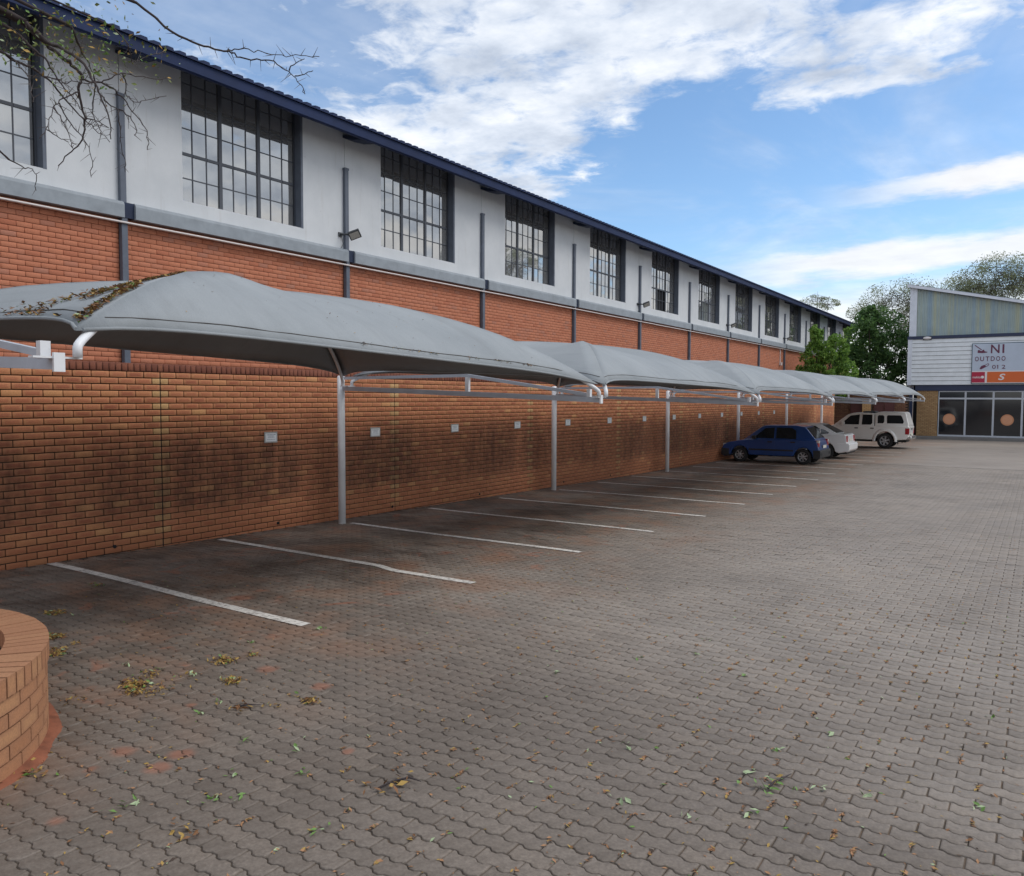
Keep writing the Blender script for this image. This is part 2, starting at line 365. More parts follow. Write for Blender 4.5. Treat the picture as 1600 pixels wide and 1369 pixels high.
def net_b(N, b):
    pos = pos_of(N); n = N.noise(pos, 0.9, 6, 0.6); f = N.noise(pos, 130, 3, 0.7)
    st = N.noise(N.vm('MULTIPLY', pos, (0.6, 3.0, 1.0)), 1.4, 5, 0.6)
    c = N.ramp(n, [(0.3, (0.24,0.262,0.278)), (0.7, (0.30,0.322,0.338))])
    c = N.mix(N.m('MULTIPLY', N.ss(st, 0.5, 0.75), 0.25), c, (0.17,0.18,0.185,1))
    c = N.mix(1.0, c, N.ramp(f, [(0.3, (0.9,)*3), (0.7, (1.06,)*3)]), 'MULTIPLY')
    N.put(b.inputs['Base Color'], c); bumpify(N, b, N.m('ADD', N.noise(N.vm('MULTIPLY', pos, (1.0, 2.4, 1.0)), 3.2, 5, 0.6), N.m('MULTIPLY', f, 0.2)), 0.2, 0.05)
mat('shade_net', net_b, rough=0.8)
mat('net_thread', base=(0.09,0.085,0.08), rough=0.9)
mat('steel_white', base=(0.78,0.79,0.81), rough=0.42, var=(4, 0.14))
mat('steel_grey', base=(0.50,0.54,0.60), rough=0.45, var=(5, 0.18))
mat('hoop_brown', base=(0.20,0.165,0.14), rough=0.6)

# ------------------------------------------------------------------ ground and paving
def sheet(name, xs, ys, dz, m):
    X, Y = np.meshgrid(xs, ys, indexing='ij'); Z = gz(Y) + dz
    V = np.stack([X, Y, Z], -1).reshape(-1, 3); nx, ny = len(xs), len(ys)
    I = np.arange(nx*ny).reshape(nx, ny)
    F = np.stack([I[:-1,:-1], I[1:,:-1], I[1:,1:], I[:-1,1:]], -1).reshape(-1, 4)
    return link(name, np_mesh(name, V, [F], m))
YS = np.array([-700, -200, -60, -20, -8, -4, 0, 5, 10, 15, 20, 25, 30, 34, 38, 42, 50, 60, 90, 200, 700.])
ground = kind(sheet('ground', np.array([-700, -100, -15, 0, 10, 20, 60, 200, 700.]), YS, -0.0085, MAT['joint_sand']), 'structure')

PL, PW, AMP, GAP = 0.210, 0.1045, 0.0080, 0.0038
def paver_outline(flip):
    s = 1
    kn = [(k/2, a) for k, a in ((0, 1), (0.17, 1), (0.36, -1), (0.64, -1), (0.83, 1), (1.17, 1), (1.36, -1), (1.64, -1), (1.83, 1), (2, 1))]
    lo = [(-PL/2 + k*PL, -PW/2 + s*a*AMP) for k, a in kn]; hi = [(-PL/2 + k*PL, PW/2 + s*a*AMP) for k, a in kn]
    def inset(pts, dy):
        out = [[x, y + dy] for x, y in pts]; out[0][0] += GAP; out[-1][0] -= GAP; return out
    return np.array(inset(lo, GAP) + inset(hi, -GAP)[::-1])      # anticlockwise
def paver_template(flip):
    o = paver_outline(flip); c = 0.004
    inn = o.copy(); n = len(o); h = n//2; inn[:h,1] += c; inn[h:,1] -= c; inn[[0,n-1],0] += c; inn[[h-1,h],0] -= c
    V = np.concatenate([np.c_[inn, np.zeros(n)], np.c_[o, np.full(n, -0.0028)], np.c_[o, np.full(n, -0.035)]])
    # top face as five quads, chamfer ring, sides
    T = np.array([[i, i+1, n-2-i, n-1-i] for i in range(h-1)])
    R = np.array([[n+i, n+(i+1)%n, (i+1)%n, i] for i in range(n)])
    S = np.array([[2*n+i, 2*n+(i+1)%n, n+(i+1)%n, n+i] for i in range(n)])
    return V, np.concatenate([T, R, S]), np.concatenate([T, R])
PT = [paver_template(False), paver_template(True)]
paving = thing('paving', '', ''); del paving['label']; del paving['category']; kind(paving, 'structure')
NEARY0, NEARY1 = -1.0, 31.0
cells = []
for k in range(int(NEARY0/PW), int(NEARY1/PW)):
    y = k*PW; off = (k % 2)*PL/2
    nx0, nx1 = 0.02, 13.2
    for i in range(int((nx1-nx0)/PL)):
        cells.append((nx0 + PL/2 + i*PL + off, y, k % 2))
cells = np.array(cells)
PC = np.c_[cells[:,0], cells[:,1], gz(cells[:,1])]
PCENTRE, PRAD = np.array([4.42, 1.01]), 1.45
keep = np.hypot(PC[:,0]-PCENTRE[0], PC[:,1]-PCENTRE[1]) > PRAD - 0.02
vis, dist = in_view(PC, 650)
keep &= vis | (dist < 6.5); cells, PC = cells[keep], PC[keep]
vis0, dist = in_view(PC, -8)
order = np.argsort(np.where(vis0, dist, 1e9))
single = np.zeros(len(PC), bool); single[order[:300]] = True
jit = RNG.normal(0, 1, (len(PC), 5))
SLOPE = math.atan(-0.0151)
pm = []
for f in (0, 1):
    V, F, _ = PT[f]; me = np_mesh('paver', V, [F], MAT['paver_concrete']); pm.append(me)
for i in np.where(single)[0]:
    o = link('paver', pm[int(cells[i,2])], paving)
    o.location = (PC[i,0]+jit[i,0]*0.0012, PC[i,1]+jit[i,1]*0.001, PC[i,2]+jit[i,2]*0.0013)
    o.rotation_euler = (SLOPE + jit[i,3]*0.006, jit[i,4]*0.006, jit[i,0]*0.006)
def pave_mass(idx, template_ids):
    Vs, Fs, Ts, b = [], [], [], 0
    for f in (0, 1):
        sel = idx[cells[idx,2] == f]; V, F, Ftop = PT[f]
        far = dist[sel] > 11
        for sub, vv, ff in ((sel[~far], V, F), (sel[far], V[:len(V)*2//3], Ftop)):
            if not len(sub): continue
            P = vv[None] + PC[sub][:,None,:]
            P[:,:,2] += vv[None,:,1]*-0.0151 + jit[sub,2][:,None]*0.0013 + jit[sub,4][:,None]*0.005*vv[None,:,0] + jit[sub,3][:,None]*0.006*vv[None,:,1]
            P[:,:,0] += jit[sub,0][:,None]*0.0012; n = len(vv)
            Vs.append(P.reshape(-1,3)); Fs.append((ff[None] + (b + np.arange(len(sub))*n)[:,None,None]).reshape(-1,4))
            Ts.append(np.repeat(RNG.random(len(sub)), n)); b += len(sub)*n
    return np.concatenate(Vs), np.concatenate(Fs), np.concatenate(Ts)
V, F, T = pave_mass(np.where(~single)[0], None)
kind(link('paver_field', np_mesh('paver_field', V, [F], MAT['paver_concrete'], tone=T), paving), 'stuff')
# beyond the pavers one can tell apart the paving is one sheet
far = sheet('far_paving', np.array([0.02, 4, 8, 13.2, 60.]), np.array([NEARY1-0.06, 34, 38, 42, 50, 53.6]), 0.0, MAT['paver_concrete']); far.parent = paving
kind(far, 'stuff')

# painted bay lines: worn paint lying on the pavers, broken at their joints
FR = [2.35 + 6.85*i for i in range(7)]
BAY = 6.85/3
line_names = {0: 'white bay line nearest the round brick planter', 1: 'white bay line just before the nearest carport post',
    2: 'third', 3: ''}
LINES = []
ordn = ['first','second','third','fourth','fifth','sixth','seventh','eighth','ninth','tenth','eleventh','twelfth','thirteenth','fourteenth','fifteenth','sixteenth','seventeenth','eighteenth','nineteenth']
for k in range(18):
    Y0 = 4.72 + k*2.292 if k < 8 else 4.72 + 8*2.292 + (k-8)*2.285
    x0 = [0.06,0.18,0.5,0.28,0.33,0.48,0.3,0.2][k] if k < 8 else 0.3
    x1 = [4.62,4.82,4.86,4.92,4.96,4.96,4.88,4.84][k] if k < 8 else 4.85
    mb = MB(); w = 0.056; x = x0
    yk = round(Y0/PW)*PW; par = round(Y0/PW) % 2
    while x < x1:
        # next cross joint
        g = (math.floor((x - 0.02 - par*PL/2 + 1e-6)/PL) + 1)*PL + 0.02 + par*PL/2
        e = min(g, x1); n = max(2, int((e-x)/0.056)); top = []; bot = []
        for j in range(n+1):
            xx = x + 0.003 + (e-x-0.006)*j/n
            s_ = min(1, max(0, (xx-3.25)/0.45)); bend = -0.10*s_*s_*(3-2*s_) + 0.03*max(0, xx-3.7) if k == 1 else 0.02*math.sin(xx*1.3+k)
            wy = mnoise.noise(Vector((xx*3, Y0*7, 0)))*0.006
            yy = Y0 + bend
            top.append((xx, yy+w+wy, gzf(yy+w)+0.0055)); bot.append((xx, yy-w+wy*0.6, gzf(yy-w)+0.0055))
        for j in range(n): mb.add([bot[j], bot[j+1], top[j+1], top[j]], [(0,1,2,3)])
        x = e
    o = mb.build('parking_line', MAT['line_paint'])
    lab = ('white parking bay line nearest the round brick planter' if k == 0 else
           'kinked white parking bay line just before the nearest carport post' if k == 1 else
           'white parking bay line that starts at the foot of the nearest post' if k == 2 else
           'white parking bay line that starts at the foot of the second post' if k == 5 else
           'white parking bay line on dark paving, %s from the round brick planter' % ordn[k])
    tag(o, lab, 'parking line', 'painted parking bay lines')

# ------------------------------------------------------------------ bricks
BH, BL = 0.085, 0.2345            # course and brick pitch
def brick_mesh(L, H, D, m, jitter=0.0):
    """one brick lying along Y, outer face at x=0: five faces, UV on all"""
    V = np.array([(-D,-L/2,-H/2),(0,-L/2,-H/2),(0,L/2,-H/2),(-D,L/2,-H/2),(-D,-L/2,H/2),(0,-L/2,H/2),(0,L/2,H/2),(-D,L/2,H/2)], float)
    c = 0.004
    V = np.concatenate([V, [(0.003,-L/2+c,-H/2+c),(0.003,L/2-c,-H/2+c),(0.003,L/2-c,H/2-c),(0.003,-L/2+c,H/2-c)]])
    F = np.array([(8,9,10,11),(1,2,9,8),(2,6,10,9),(6,5,11,10),(5,1,8,11),(0,1,5,4),(2,3,7,6),(4,5,6,7),(0,3,2,1)])
    W = 0.07
    uvv = {0:(0,0),1:(0,0),2:(1,0),3:(1,0),4:(0,1),5:(0,1),6:(1,1),7:(1,1),8:(0.02,0.05),9:(0.98,0.05),10:(0.98,0.95),11:(0.02,0.95)}
    return V, F, np.array([[uvv[i] for i in f] for f in F])
def brick_set(rows, parent, D, mats, name, mass_name, n_single=300, xface=0.0):
    """rows: list of (y, z, L, H, matindex). The nearest in view become brick objects, the rest one joined part"""
    R = np.array(rows, float); P = np.c_[np.full(len(R), xface), R[:,0], R[:,1]]
    v, d = in_view(P, -6); o = np.argsort(np.where(v, d, 1e9)); one = np.zeros(len(R), bool)
    o = o[:n_single]; one[o[v[o]]] = True
    cache = {}
    pr = Vector(parent.location) if parent else Vector()
    jx = RNG.normal(0, 0.0016, len(R)); jr = RNG.normal(0, 0.004, (len(R), 2))
    for i in np.where(one)[0]:
        key = (round(R[i,2],4), round(R[i,3],4), int(R[i,4]))
        if key not in cache:
            V, F, uv = brick_mesh(R[i,2], R[i,3], D, None); cache[key] = np_mesh(name, V, [F], mats[key[2]], uv=uv.reshape(-1,2))
        b = link(name, cache[key], parent); b.location = P[i] + np.array([jx[i],0,0]); b.rotation_euler = (jr[i,0]*0.6, jr[i,1]*0.5, jr[i,1])
    rest = np.where(~one)[0]; Vs, Fs, U, T, M = [], [], [], [], []
    for j, i in enumerate(rest):
        V, F, uv = brick_mesh(R[i,2], R[i,3], D, None)
        V = V + P[i] + np.array([jx[i],0,0]); V[:,0] += (V[:,1]-R[i,0])*jr[i,1]
        Vs.append(V); Fs.append(F[:8] + 12*j); U.append(uv[:8].reshape(-1,2)); T.append(np.full(12, RNG.random())); M.append(np.full(8, int(R[i,4])))
    if Vs:
        me = np_mesh(mass_name, np.concatenate(Vs), [np.concatenate(Fs)], mats, uv=np.concatenate(U), tone=np.concatenate(T), matidx=np.concatenate(M))
        kind(link(mass_name, me, parent), 'stuff')

# ------------------------------------------------------------------ boundary wall
wall = thing('boundary_wall', 'long low brown brick boundary wall with dark stains and a red brick coping, behind the bays', 'wall')
ZC, JP, JY = 2.295, 4.69, 6.24
WY0, WY1 = JY - 2*JP, JY + 9*JP
mb = MB(); mb.prism([(WY0, gzf(WY0)-0.3), (WY1, gzf(WY1)-0.3), (WY1, ZC), (WY0, ZC)], 'x', -0.212, -0.010); mb.build('mortar', MAT['mortar'], wall)
rows = []
npan = 11; g = 0.0125
for pnl in range(npan):
    ya = WY0 + pnl*JP + 0.009; yb = ya + JP - 0.018; pitch = (yb-ya+g)/20
    c = 0
    while True:
        z = ZC - (c+0.5)*BH
        if z + BH/2 < gzf(yb) - 0.05: break
        if c % 2 == 0:
            L = [(ya + i*pitch, pitch-g, 0) for i in range(20)]
        else:
            L = [(ya, pitch/2-g, 1)] + [(ya + (i+0.5)*pitch, pitch-g, 0) for i in range(19)] + [(ya + 19.5*pitch, pitch/2-g, 1)]
        for y0, l, m in L:
            if z + BH/2 > gzf(y0) - 0.03 and y0 > -1.0: rows.append((y0 + l/2, z, l, BH-g, m))
        c += 1
brick_set(rows, wall, 0.03, [MAT['face_brick'], MAT['pale_brick']], 'brick', 'brickwork')
for pnl in range(1, npan):
    y = WY0 + pnl*JP; mb = MB(); mb.box(-0.0105, -0.0075, y-0.0085, y+0.0085, gzf(y)-0.05, ZC-0.002); mb.build('expansion_joint', MAT['dark_interior'], wall)
rows = []; cp = 0.0838
for i in range(int((WY1-0.0)/cp)): rows.append((i*cp + cp/2, ZC + 0.053 + 0.004, cp-0.011, 0.106, 0))
brick_set(rows, wall, 0.222, [MAT['coping_brick']], 'coping_brick', 'coping_row', 130, xface=0.004)
mb = MB(); mb.box(-0.208, -0.006, -0.5, WY1, ZC, ZC+0.095); mb.build('coping_mortar', MAT['mortar'], wall)
for y in (5.55, 8.2, 10.85, 13.6, 17.2, 19.8, 22.5, 25.0):
    mb = MB(); z = gzf(y) + 0.085
    mb.lathe([(0.024,-0.02),(0.024,0.010),(0.0,0.008)], (0.002, y, z), 'x', 10); mb.build('weep_pipe', MAT['dark_interior'], wall)

# ------------------------------------------------------------------ parking notices on the wall
mat('notice_board', base=(0.40,0.40,0.39), rough=0.5, var=(20, 0.2))
mat('notice_paper', base=(0.78,0.82,0.86), rough=0.4)
mat('notice_ink', base=(0.16,0.20,0.27), rough=0.6)
SIGN_L = ['white parking notice on the wall before the nearest carport post',
  'white parking notice just past the nearest post, close to a pale brick joint', 'white parking notice halfway between the nearest and second posts', 'white parking notice last before the second post',
  'white parking notice just past the second post', 'white parking notice halfway between the second and third posts', 'white parking notice last before the third post',
  'white parking notice just past the third post', 'white parking notice halfway between the third and fourth posts', 'white parking notice last before the fourth post, left of the blue car',
  'small white parking notice just past the fourth post, above the blue car', 'small white parking notice above the tail of the blue car','small white parking notice on the wall above the white saloon']
for k, lab in enumerate(SIGN_L):
    y = 8.08 + 2.327*k; z = 1.33
    s = thing('parking_notice', lab, 'notice', 'parking notices on the boundary wall', (0.0, y, z))
    tl = random.uniform(-0.02, 0.02); s.rotation_euler = (tl, 0, 0)
    mb = MB(); mb.cbox(0.004, 0.012, -0.125, 0.125, -0.085, 0.085, 0.001); mb.build('backing_board', MAT['notice_board'], s)
    mb = MB(); mb.box(0.0125, 0.0145, -0.106, 0.106, -0.066, 0.062); mb.build('notice_sheet', MAT['notice_paper'], s)
    mb = MB()
    for zz, hw, hh in ((0.040, 0.086, 0.009), (0.019, 0.052, 0.007), (-0.001, 0.062, 0.005), (-0.034, 0.080, 0.005)):
        yy = -hw
        while yy < hw:
            l = min(random.uniform(0.012, 0.03), hw-yy); mb.box(0.0148, 0.0153, yy, yy+l, zz-hh/2, zz+hh/2); yy += l+0.005
    mb.build('print', MAT['notice_ink'], s)

# ------------------------------------------------------------------ the long brick building
BX = -3.266; BAYB = 5.25; PY = 7.62           # facade plane, bay, first downpipe
BY0, BY1 = PY - 3*BAYB, 69.6
bld = thing('brick_building', 'long two storey building of red brick with white upper wall and dark blue roof', 'building')
mb = MB(); mb.box(BX-10, BX-0.012, BY0, BY1, -1.2, 5.03); mb.build('brick_wall_core', MAT['red_mortar'], bld)
rows = []
nb = int(math.ceil((BY1-BY0)/BAYB))
for b in range(nb):
    ya = BY0 + b*BAYB + 0.06; yb = min(BY0 + (b+1)*BAYB - 0.06, BY1); n = 22; pitch = (BAYB-0.12+0.008)/n
    for c in range(34):
        z = 5.02 - (c+0.5)*BH
        if c % 2 == 0: L = [(ya + i*pitch, pitch-0.008) for i in range(n)]
        else: L = [(ya, pitch/2-0.008)] + [(ya + (i+0.5)*pitch, pitch-0.008) for i in range(n-1)] + [(ya + (n-0.5)*pitch, pitch/2-0.008)]
        for y0, l in L:
            if y0 + l > yb + 0.01 or y0 < 3.0: continue
            rows.append((y0 + l/2, z, l, BH-0.008, 0))
brick_set(rows, bld, 0.03, [MAT['red_brick']], 'brick', 'brickwork', xface=BX)
# upper wall: one plastered panel per bay round each window
WB, WT = 5.575, 8.02; DEP = 0.20
win_y = [PY + b*BAYB + 1.18 for b in range(-2, 12)]
WW = 2.80
for b in range(-3, 12):
    ya, yb = PY + b*BAYB + 0.006, min(PY + (b+1)*BAYB - 0.006, BY1)
    mb = MB(); w0 = PY + b*BAYB + 1.18; w1 = w0 + WW
    xb = BX - 0.24
    if w1 > yb: mb.box(xb, BX+0.004, ya, yb, 5.30, WT)
    else:
        mb.box(xb, BX+0.004, ya, yb, 5.30, WB); mb.box(xb, BX+0.004, ya, w0, WB, WT); mb.box(xb, BX+0.004, w1, yb, WB, WT)
    mb.build('plaster_panel', MAT['white_plaster'], bld)
    # grey band with a rounded top edge, stopped short of the pipe each side
    mb = MB(); y0, y1 = PY + b*BAYB + 0.17, min(PY + (b+1)*BAYB - 0.03, BY1)
    pr = [(BX-0.1, 5.02), (BX+0.16, 5.02), (BX+0.16, 5.235), (BX+0.145, 5.275), (BX+0.10, 5.30), (BX-0.1, 5.30)]
    mb.prism(pr, 'y', y0, y1); mb.build('band', MAT['grey_paint'], bld)
    mb = MB(); mb.box(BX-0.1, BX+0.11, PY+b*BAYB-0.029, PY+b*BAYB+0.169, 5.03, 5.29); mb.build('band_gap', MAT['dark_paint'], bld)
    # rectangular downpipe
    mb = MB(); yy = PY + b*BAYB + 0.0
    mb.cbox(BX+0.006, BX+0.082, yy-0.055, yy+0.055, 5.27, 7.10, 0.006); mb.cbox(BX+0.006, BX+0.10, yy-0.055, yy+0.055, 1.0, 5.03, 0.006)
    mb.box(BX+0.006, BX+0.088, yy-0.062, yy+0.062, 7.08, 7.13)
    mb.build('downpipe', MAT['pipe_paint'], bld)
    mb = MB(); mb.prism([(BX+0.005, 7.86), (BX+0.58, 7.72), (BX+0.58, 7.66), (BX+0.30, 7.70), (BX+0.005, 7.80)], 'y', yy-0.05, yy+0.33); mb.build('eave_bracket', MAT['dark_paint'], bld)
# steel windows: three lights of three panes by five rows
def window(w0, single, opened=False):
    xg = BX - DEP; f = MB(); W1 = w0 + WW
    zr = [WB+0.02, 6.05, 6.50, 6.97, 7.42, 7.80, WT-0.01]
    cols = [w0 + 0.04 + (WW-0.08)*i/9 for i in range(10)]
    f.box(xg-0.02, xg+0.025, w0+0.002, w0+0.035, WB+0.002, WT); f.box(xg-0.02, xg+0.025, W1-0.035, W1-0.002, WB+0.002, WT)
    f.box(xg-0.02, xg+0.025, w0+0.036, W1-0.036, WB+0.002, WB+0.034)
    for i in range(1, 9):
        h = 0.036 if i in (3, 6) else 0.010
        f.box(xg-0.015, xg+(0.03 if i in (3,6) else 0.014), cols[i]-h, cols[i]+h, WB+0.036, WT)
    for j in range(1, 6):
        h = 0.026 if j == 2 else 0.010
        for c in range(9):
            f.box(xg-0.014, xg+(0.022 if j == 2 else 0.012), cols[c]+0.012, cols[c+1]-0.012, zr[j]-h, zr[j]+h)
    win = f.build('window', MAT['window_steel'], bld)
    s = MB(); s.box(BX-0.245, BX+0.008, W1-0.001, W1+0.055, WB-0.004, WT-0.002); 
    s.build('painted_reveal', MAT['pipe_paint'], win)
    g = MB()
    for c in range(9):
        for r in range(6):
            y0, y1, z0, z1 = cols[c]+0.011, cols[c+1]-0.011, zr[r]+0.011, zr[r+1]-0.011
            if r == 1: z1 -= 0.015
            if r == 2: z0 += 0.015
            if opened and c in (3,4,5) and r in (0,1):
                g.box(xg-0.16, xg-0.15, y0, y1, z0, z1, 1); continue
            t1, t2 = random.gauss(0, 0.004), random.gauss(0, 0.005)
            q = MB() if single else g; b = len(q.v)
            q.box(-0.003, 0.003, y0, y1, z0, z1)
            ym, zm = (y0+y1)/2, (z0+z1)/2
            q.v[b:] = [(xg + x + (y-ym)*t1*1.4 + (z-zm)*t2, y, z) for x, y, z in q.v[b:]]
            if single: q.build('pane', MAT['window_glass'], win)
    if g.v:
        o = g.build('glazing' if not single else 'open_light', [MAT['window_glass'], MAT['dark_interior']], win)
        if not single: kind(o, 'stuff')
    return win
for k, w0 in enumerate(win_y):
    if w0 + WW > BY1: continue
    if w0 < 0: window(w0, False)
    else: window(w0, w0 < 25, opened=(abs(w0 - (PY + 4*BAYB + 1.18)) < 0.1))
# roof: ribbed sheets, fascia gutter and soffit
mb = MB(); EX, RX = BX + 0.70, BX - 10.2; EZ, RZ = 7.868, 10.3
pitch = 0.236; y = BY0 - 0.2; prof = []
while y < BY1 + 0.3:
    prof += [(y, 0.0), (y+0.085, 0.0), (y+0.10, 0.05), (y+0.215, 0.05), (y+0.23, 0.0)]; y += pitch
vs = [(EX+0.06, a, EZ+h) for a, h in prof] + [(RX, a, RZ+h) for a, h in prof] + [(EX+0.06, a, EZ-0.012) for a, h in prof]
n = len(prof)
mb.add(vs, [(i, i+1, n+i+1, n+i) for i in range(n-1)] + [(2*n+i, 2*n+i+1, i+1, i) for i in range(n-1)]); mb.build('roof', MAT['roof_paint'], bld)
mb = MB(); mb.prism([(EX-0.10, 7.655), (EX-0.02, 7.64), (EX+0.015, 7.66), (EX+0.02, 7.86), (EX-0.10, 7.86)], 'y', BY0-0.2, BY1+0.25); mb.build('gutter', MAT['roof_paint'], bld)
mb = MB(); mb.prism([(BX-0.22, 8.035), (EX-0.105, 7.845), (EX-0.105, 7.855), (BX-0.22, 8.045)], 'y', BY0, BY1); mb.build('soffit', MAT['soffit_paint'], bld)
mb = MB(); mb.box(RX, BX-0.25, BY0, BY1, 5.04, 8.0); mb.build('inner_core', MAT['dark_interior'], bld)
mb = MB(); mb.prism([(BX-0.25, 7.66), (EX, 7.66), (EX, 7.9), (RX, RZ), (RX, 7.66)], 'y', BY1+0.001, BY1+0.05); mb.build('gable_end', MAT['roof_paint'], bld)
# white conduit run along the brickwork with saddles
mb = MB(); pts = []
y = BY0
while y < 66: pts.append((BX+0.125, y, 4.945 + 0.008*mnoise.noise(Vector((y*0.6, 0, 0))))); y += 0.9
mb.tube(pts, 0.019, 8); mb.build('conduit', MAT['conduit_white'], bld)
mb = MB(); mb.box(BX+0.01, BX+0.05, 48.72, 48.78, 4.1, 4.95); mb.box(BX+0.01, BX+0.14, 48.64, 48.86, 3.95, 4.12); mb.build('drop_conduit', MAT['conduit_white'], bld)
# floodlights beside downpipes
mat('lamp_black', base=(0.05,0.055,0.06), rough=0.5); mat('lamp_glass', base=(0.55,0.55,0.50), rough=0.15, var=(60, 0.4))
for k, (b, lab) in enumerate(((1, 'small square floodlight on the white wall between the first two large windows'), (4, 'small floodlight on the wall beside the window with an open light'),
                 (6, 'floodlight on the white wall six bays along the building'), (8, 'farthest small floodlight on the white wall above the trees'))):
    y = PY + b*BAYB - 0.16
    t = thing('floodlight', lab, 'floodlight', 'floodlights on the long building', (BX, y, 5.62))
    mb = MB(); mb.box(0.006, 0.03, -0.05, 0.05, -0.04, 0.05); mb.tube([(0.03,0,0),(0.16,0.03,0.0),(0.27,0.10,-0.02)], 0.022, 8); mb.tube([(0.02,0.03,-0.03),(0.05,0.06,-0.2),(0.02,0.02,-0.30)], 0.006, 5); mb.build('bracket', MAT['lamp_black'], t)
    R = Matrix.Rotation(rad(-35), 4, 'Z') @ Matrix.Rotation(rad(42), 4, 'Y') @ Matrix.Rotation(rad(28), 4, 'X'); C0 = Vector((0.33, 0.14, -0.01))
    def tr(m, R=R, C0=C0): m.v = [tuple(R @ Vector(v) + C0) for v in m.v]; return m
    mb = MB(); mb.cbox(-0.03, 0.03, -0.13, 0.13, -0.10, 0.10, 0.008); tr(mb).build('lamp_body', MAT['lamp_black'], t)
    mb = MB(); mb.box(0.031, 0.036, -0.105, 0.105, -0.078, 0.078); tr(mb).build('lens', MAT['lamp_glass'], t)

# ------------------------------------------------------------------ carport frames and shade canopies
TIPZ = [2.12, 1.90, 1.81, 1.765, 1.76, 1.78, 1.815]; TIPX, POLX = 5.20, 0.40; RISE = 0.17
FL = ['white steel carport frame at the left edge, beside the brick planter', 'white steel carport frame on the nearest full height post in view', 'white steel carport frame on the second post from the planter',
      'white steel carport frame on the third post, left of the blue car', 'white steel carport frame whose post stands behind the blue car', 'white steel carport frame whose arm passes over the white pickup cab', 'white steel carport frame at the far end of the row']
for i, Y in enumerate(FR):
    zt, zp = TIPZ[i], TIPZ[i] + RISE; g = gzf(Y)
    t = thing('carport_frame', FL[i], 'carport frame', 'cantilever carport frames', (POLX, Y, g)); dz = -g
    def L(x, y, z): return (x - POLX, y - Y, z - g)
    mb = MB(); mb.tube([L(POLX, Y, g-0.05), L(POLX, Y, zp+0.225)], 0.060, 18); mb.lathe([(0.060,0),(0.045,0.02),(0.0,0.026)], L(POLX, Y, zp+0.225), 'z', 18)
    mb.build('post', MAT['steel_white'], t)
    mb = MB(); mb.bar(L(POLX+0.058, Y, zp+0.035), L(TIPX, Y, zt+0.035), 0.055, 0.07); mb.build('arm', MAT['steel_grey'], t)
    xm = 3.02; zm = zt + RISE*(TIPX-xm)/(TIPX-POLX) + 0.07
    mb = MB(); mb.bar(L(xm, Y, zm+0.0005), L(xm, Y, zm+0.212), 0.06, 0.05); mb.build('king_strut', MAT['steel_white'], t)
    mb = MB(); mb.bar(L(POLX+0.05, Y, zp+0.20), L(xm-0.0, Y, zm+0.235), 0.045, 0.045); mb.bar(L(xm, Y, zm+0.235), L(TIPX-0.16, Y, zt+0.10), 0.045, 0.045); mb.build('tie_bar', MAT['steel_grey'], t)
    for (x, z) in ((POLX+0.16, zp+0.0), (TIPX-0.02, zt)):
        mb = MB(); mb.box(*[q for a, b in zip(L(x-0.03, Y-0.14, z+0.066), L(x+0.03, Y+0.14, z+0.078)) for q in (a, b)]); mb.build('socket_plate', MAT['steel_white'], t)
    mb = MB(); a = L(TIPX+0.001, Y-0.032, zt-0.012); b = L(TIPX+0.022, Y+0.032, zt+0.10); mb.box(a[0], b[0], a[1], b[1], a[2], b[2]); mb.build('end_cap', MAT['steel_white'], t)
    mb = MB(); mb.box(*[q for a, b in zip(L(TIPX-0.19, Y-0.03, zt+0.07), L(TIPX-0.14, Y+0.03, zt+0.175)) for q in (a, b)]); mb.build('tip_stub', MAT['steel_white'], t)

CL = ['nearest grey shade canopy, with brown leaf litter on its left slope', 'second grey shade canopy from the planter, over empty bays', 'third grey shade canopy from the planter, left of the blue car',
      'grey shade canopy above the blue hatchback', 'grey shade canopy above the white saloon and the pickup cab', 'last grey shade canopy of the row, in front of the shop pier']
HR = [0.82, 0.78, 0.80, 0.80, 0.80, 0.80]
def canopy_pt(i, a, b, off=0.0):
    """surface point for square coordinates a (back -1 .. front +1), b (near -1 .. far +1)"""
    r = max(abs(a), abs(b)); ya, yb = FR[i] + 0.10, FR[i+1] - 0.10; xa, xb = POLX + 0.16, TIPX + 0.02
    w = 0.0 if r < 1e-6 else (b if abs(a) >= abs(b) else a)/r
    k = (1 - w**6) * r**3
    if abs(a) >= abs(b): a2, b2 = a*(1 - (0.11 if a > 0 else 0.07)*k), b
    else: a2, b2 = a, b*(1 - 0.06*k)
    x = xa + (xb-xa)*(a2+1)/2; y = ya + (yb-ya)*(b2+1)/2
    u, v = (a+1)/2, (b+1)/2
    z0, z1 = TIPZ[i], TIPZ[i+1]
    base = (z0*(1-v) + z1*v) + RISE*(1-u) + 0.235
    hoop = HR[i]*(1 - r**2.6)
    sag = -0.16*(1 - w*w)*r*(1-r)*2.2 + 0.11*(1-w**6)*r**4
    return Vector((x, y, base + hoop + sag + off))
NR, NW = 12, 14
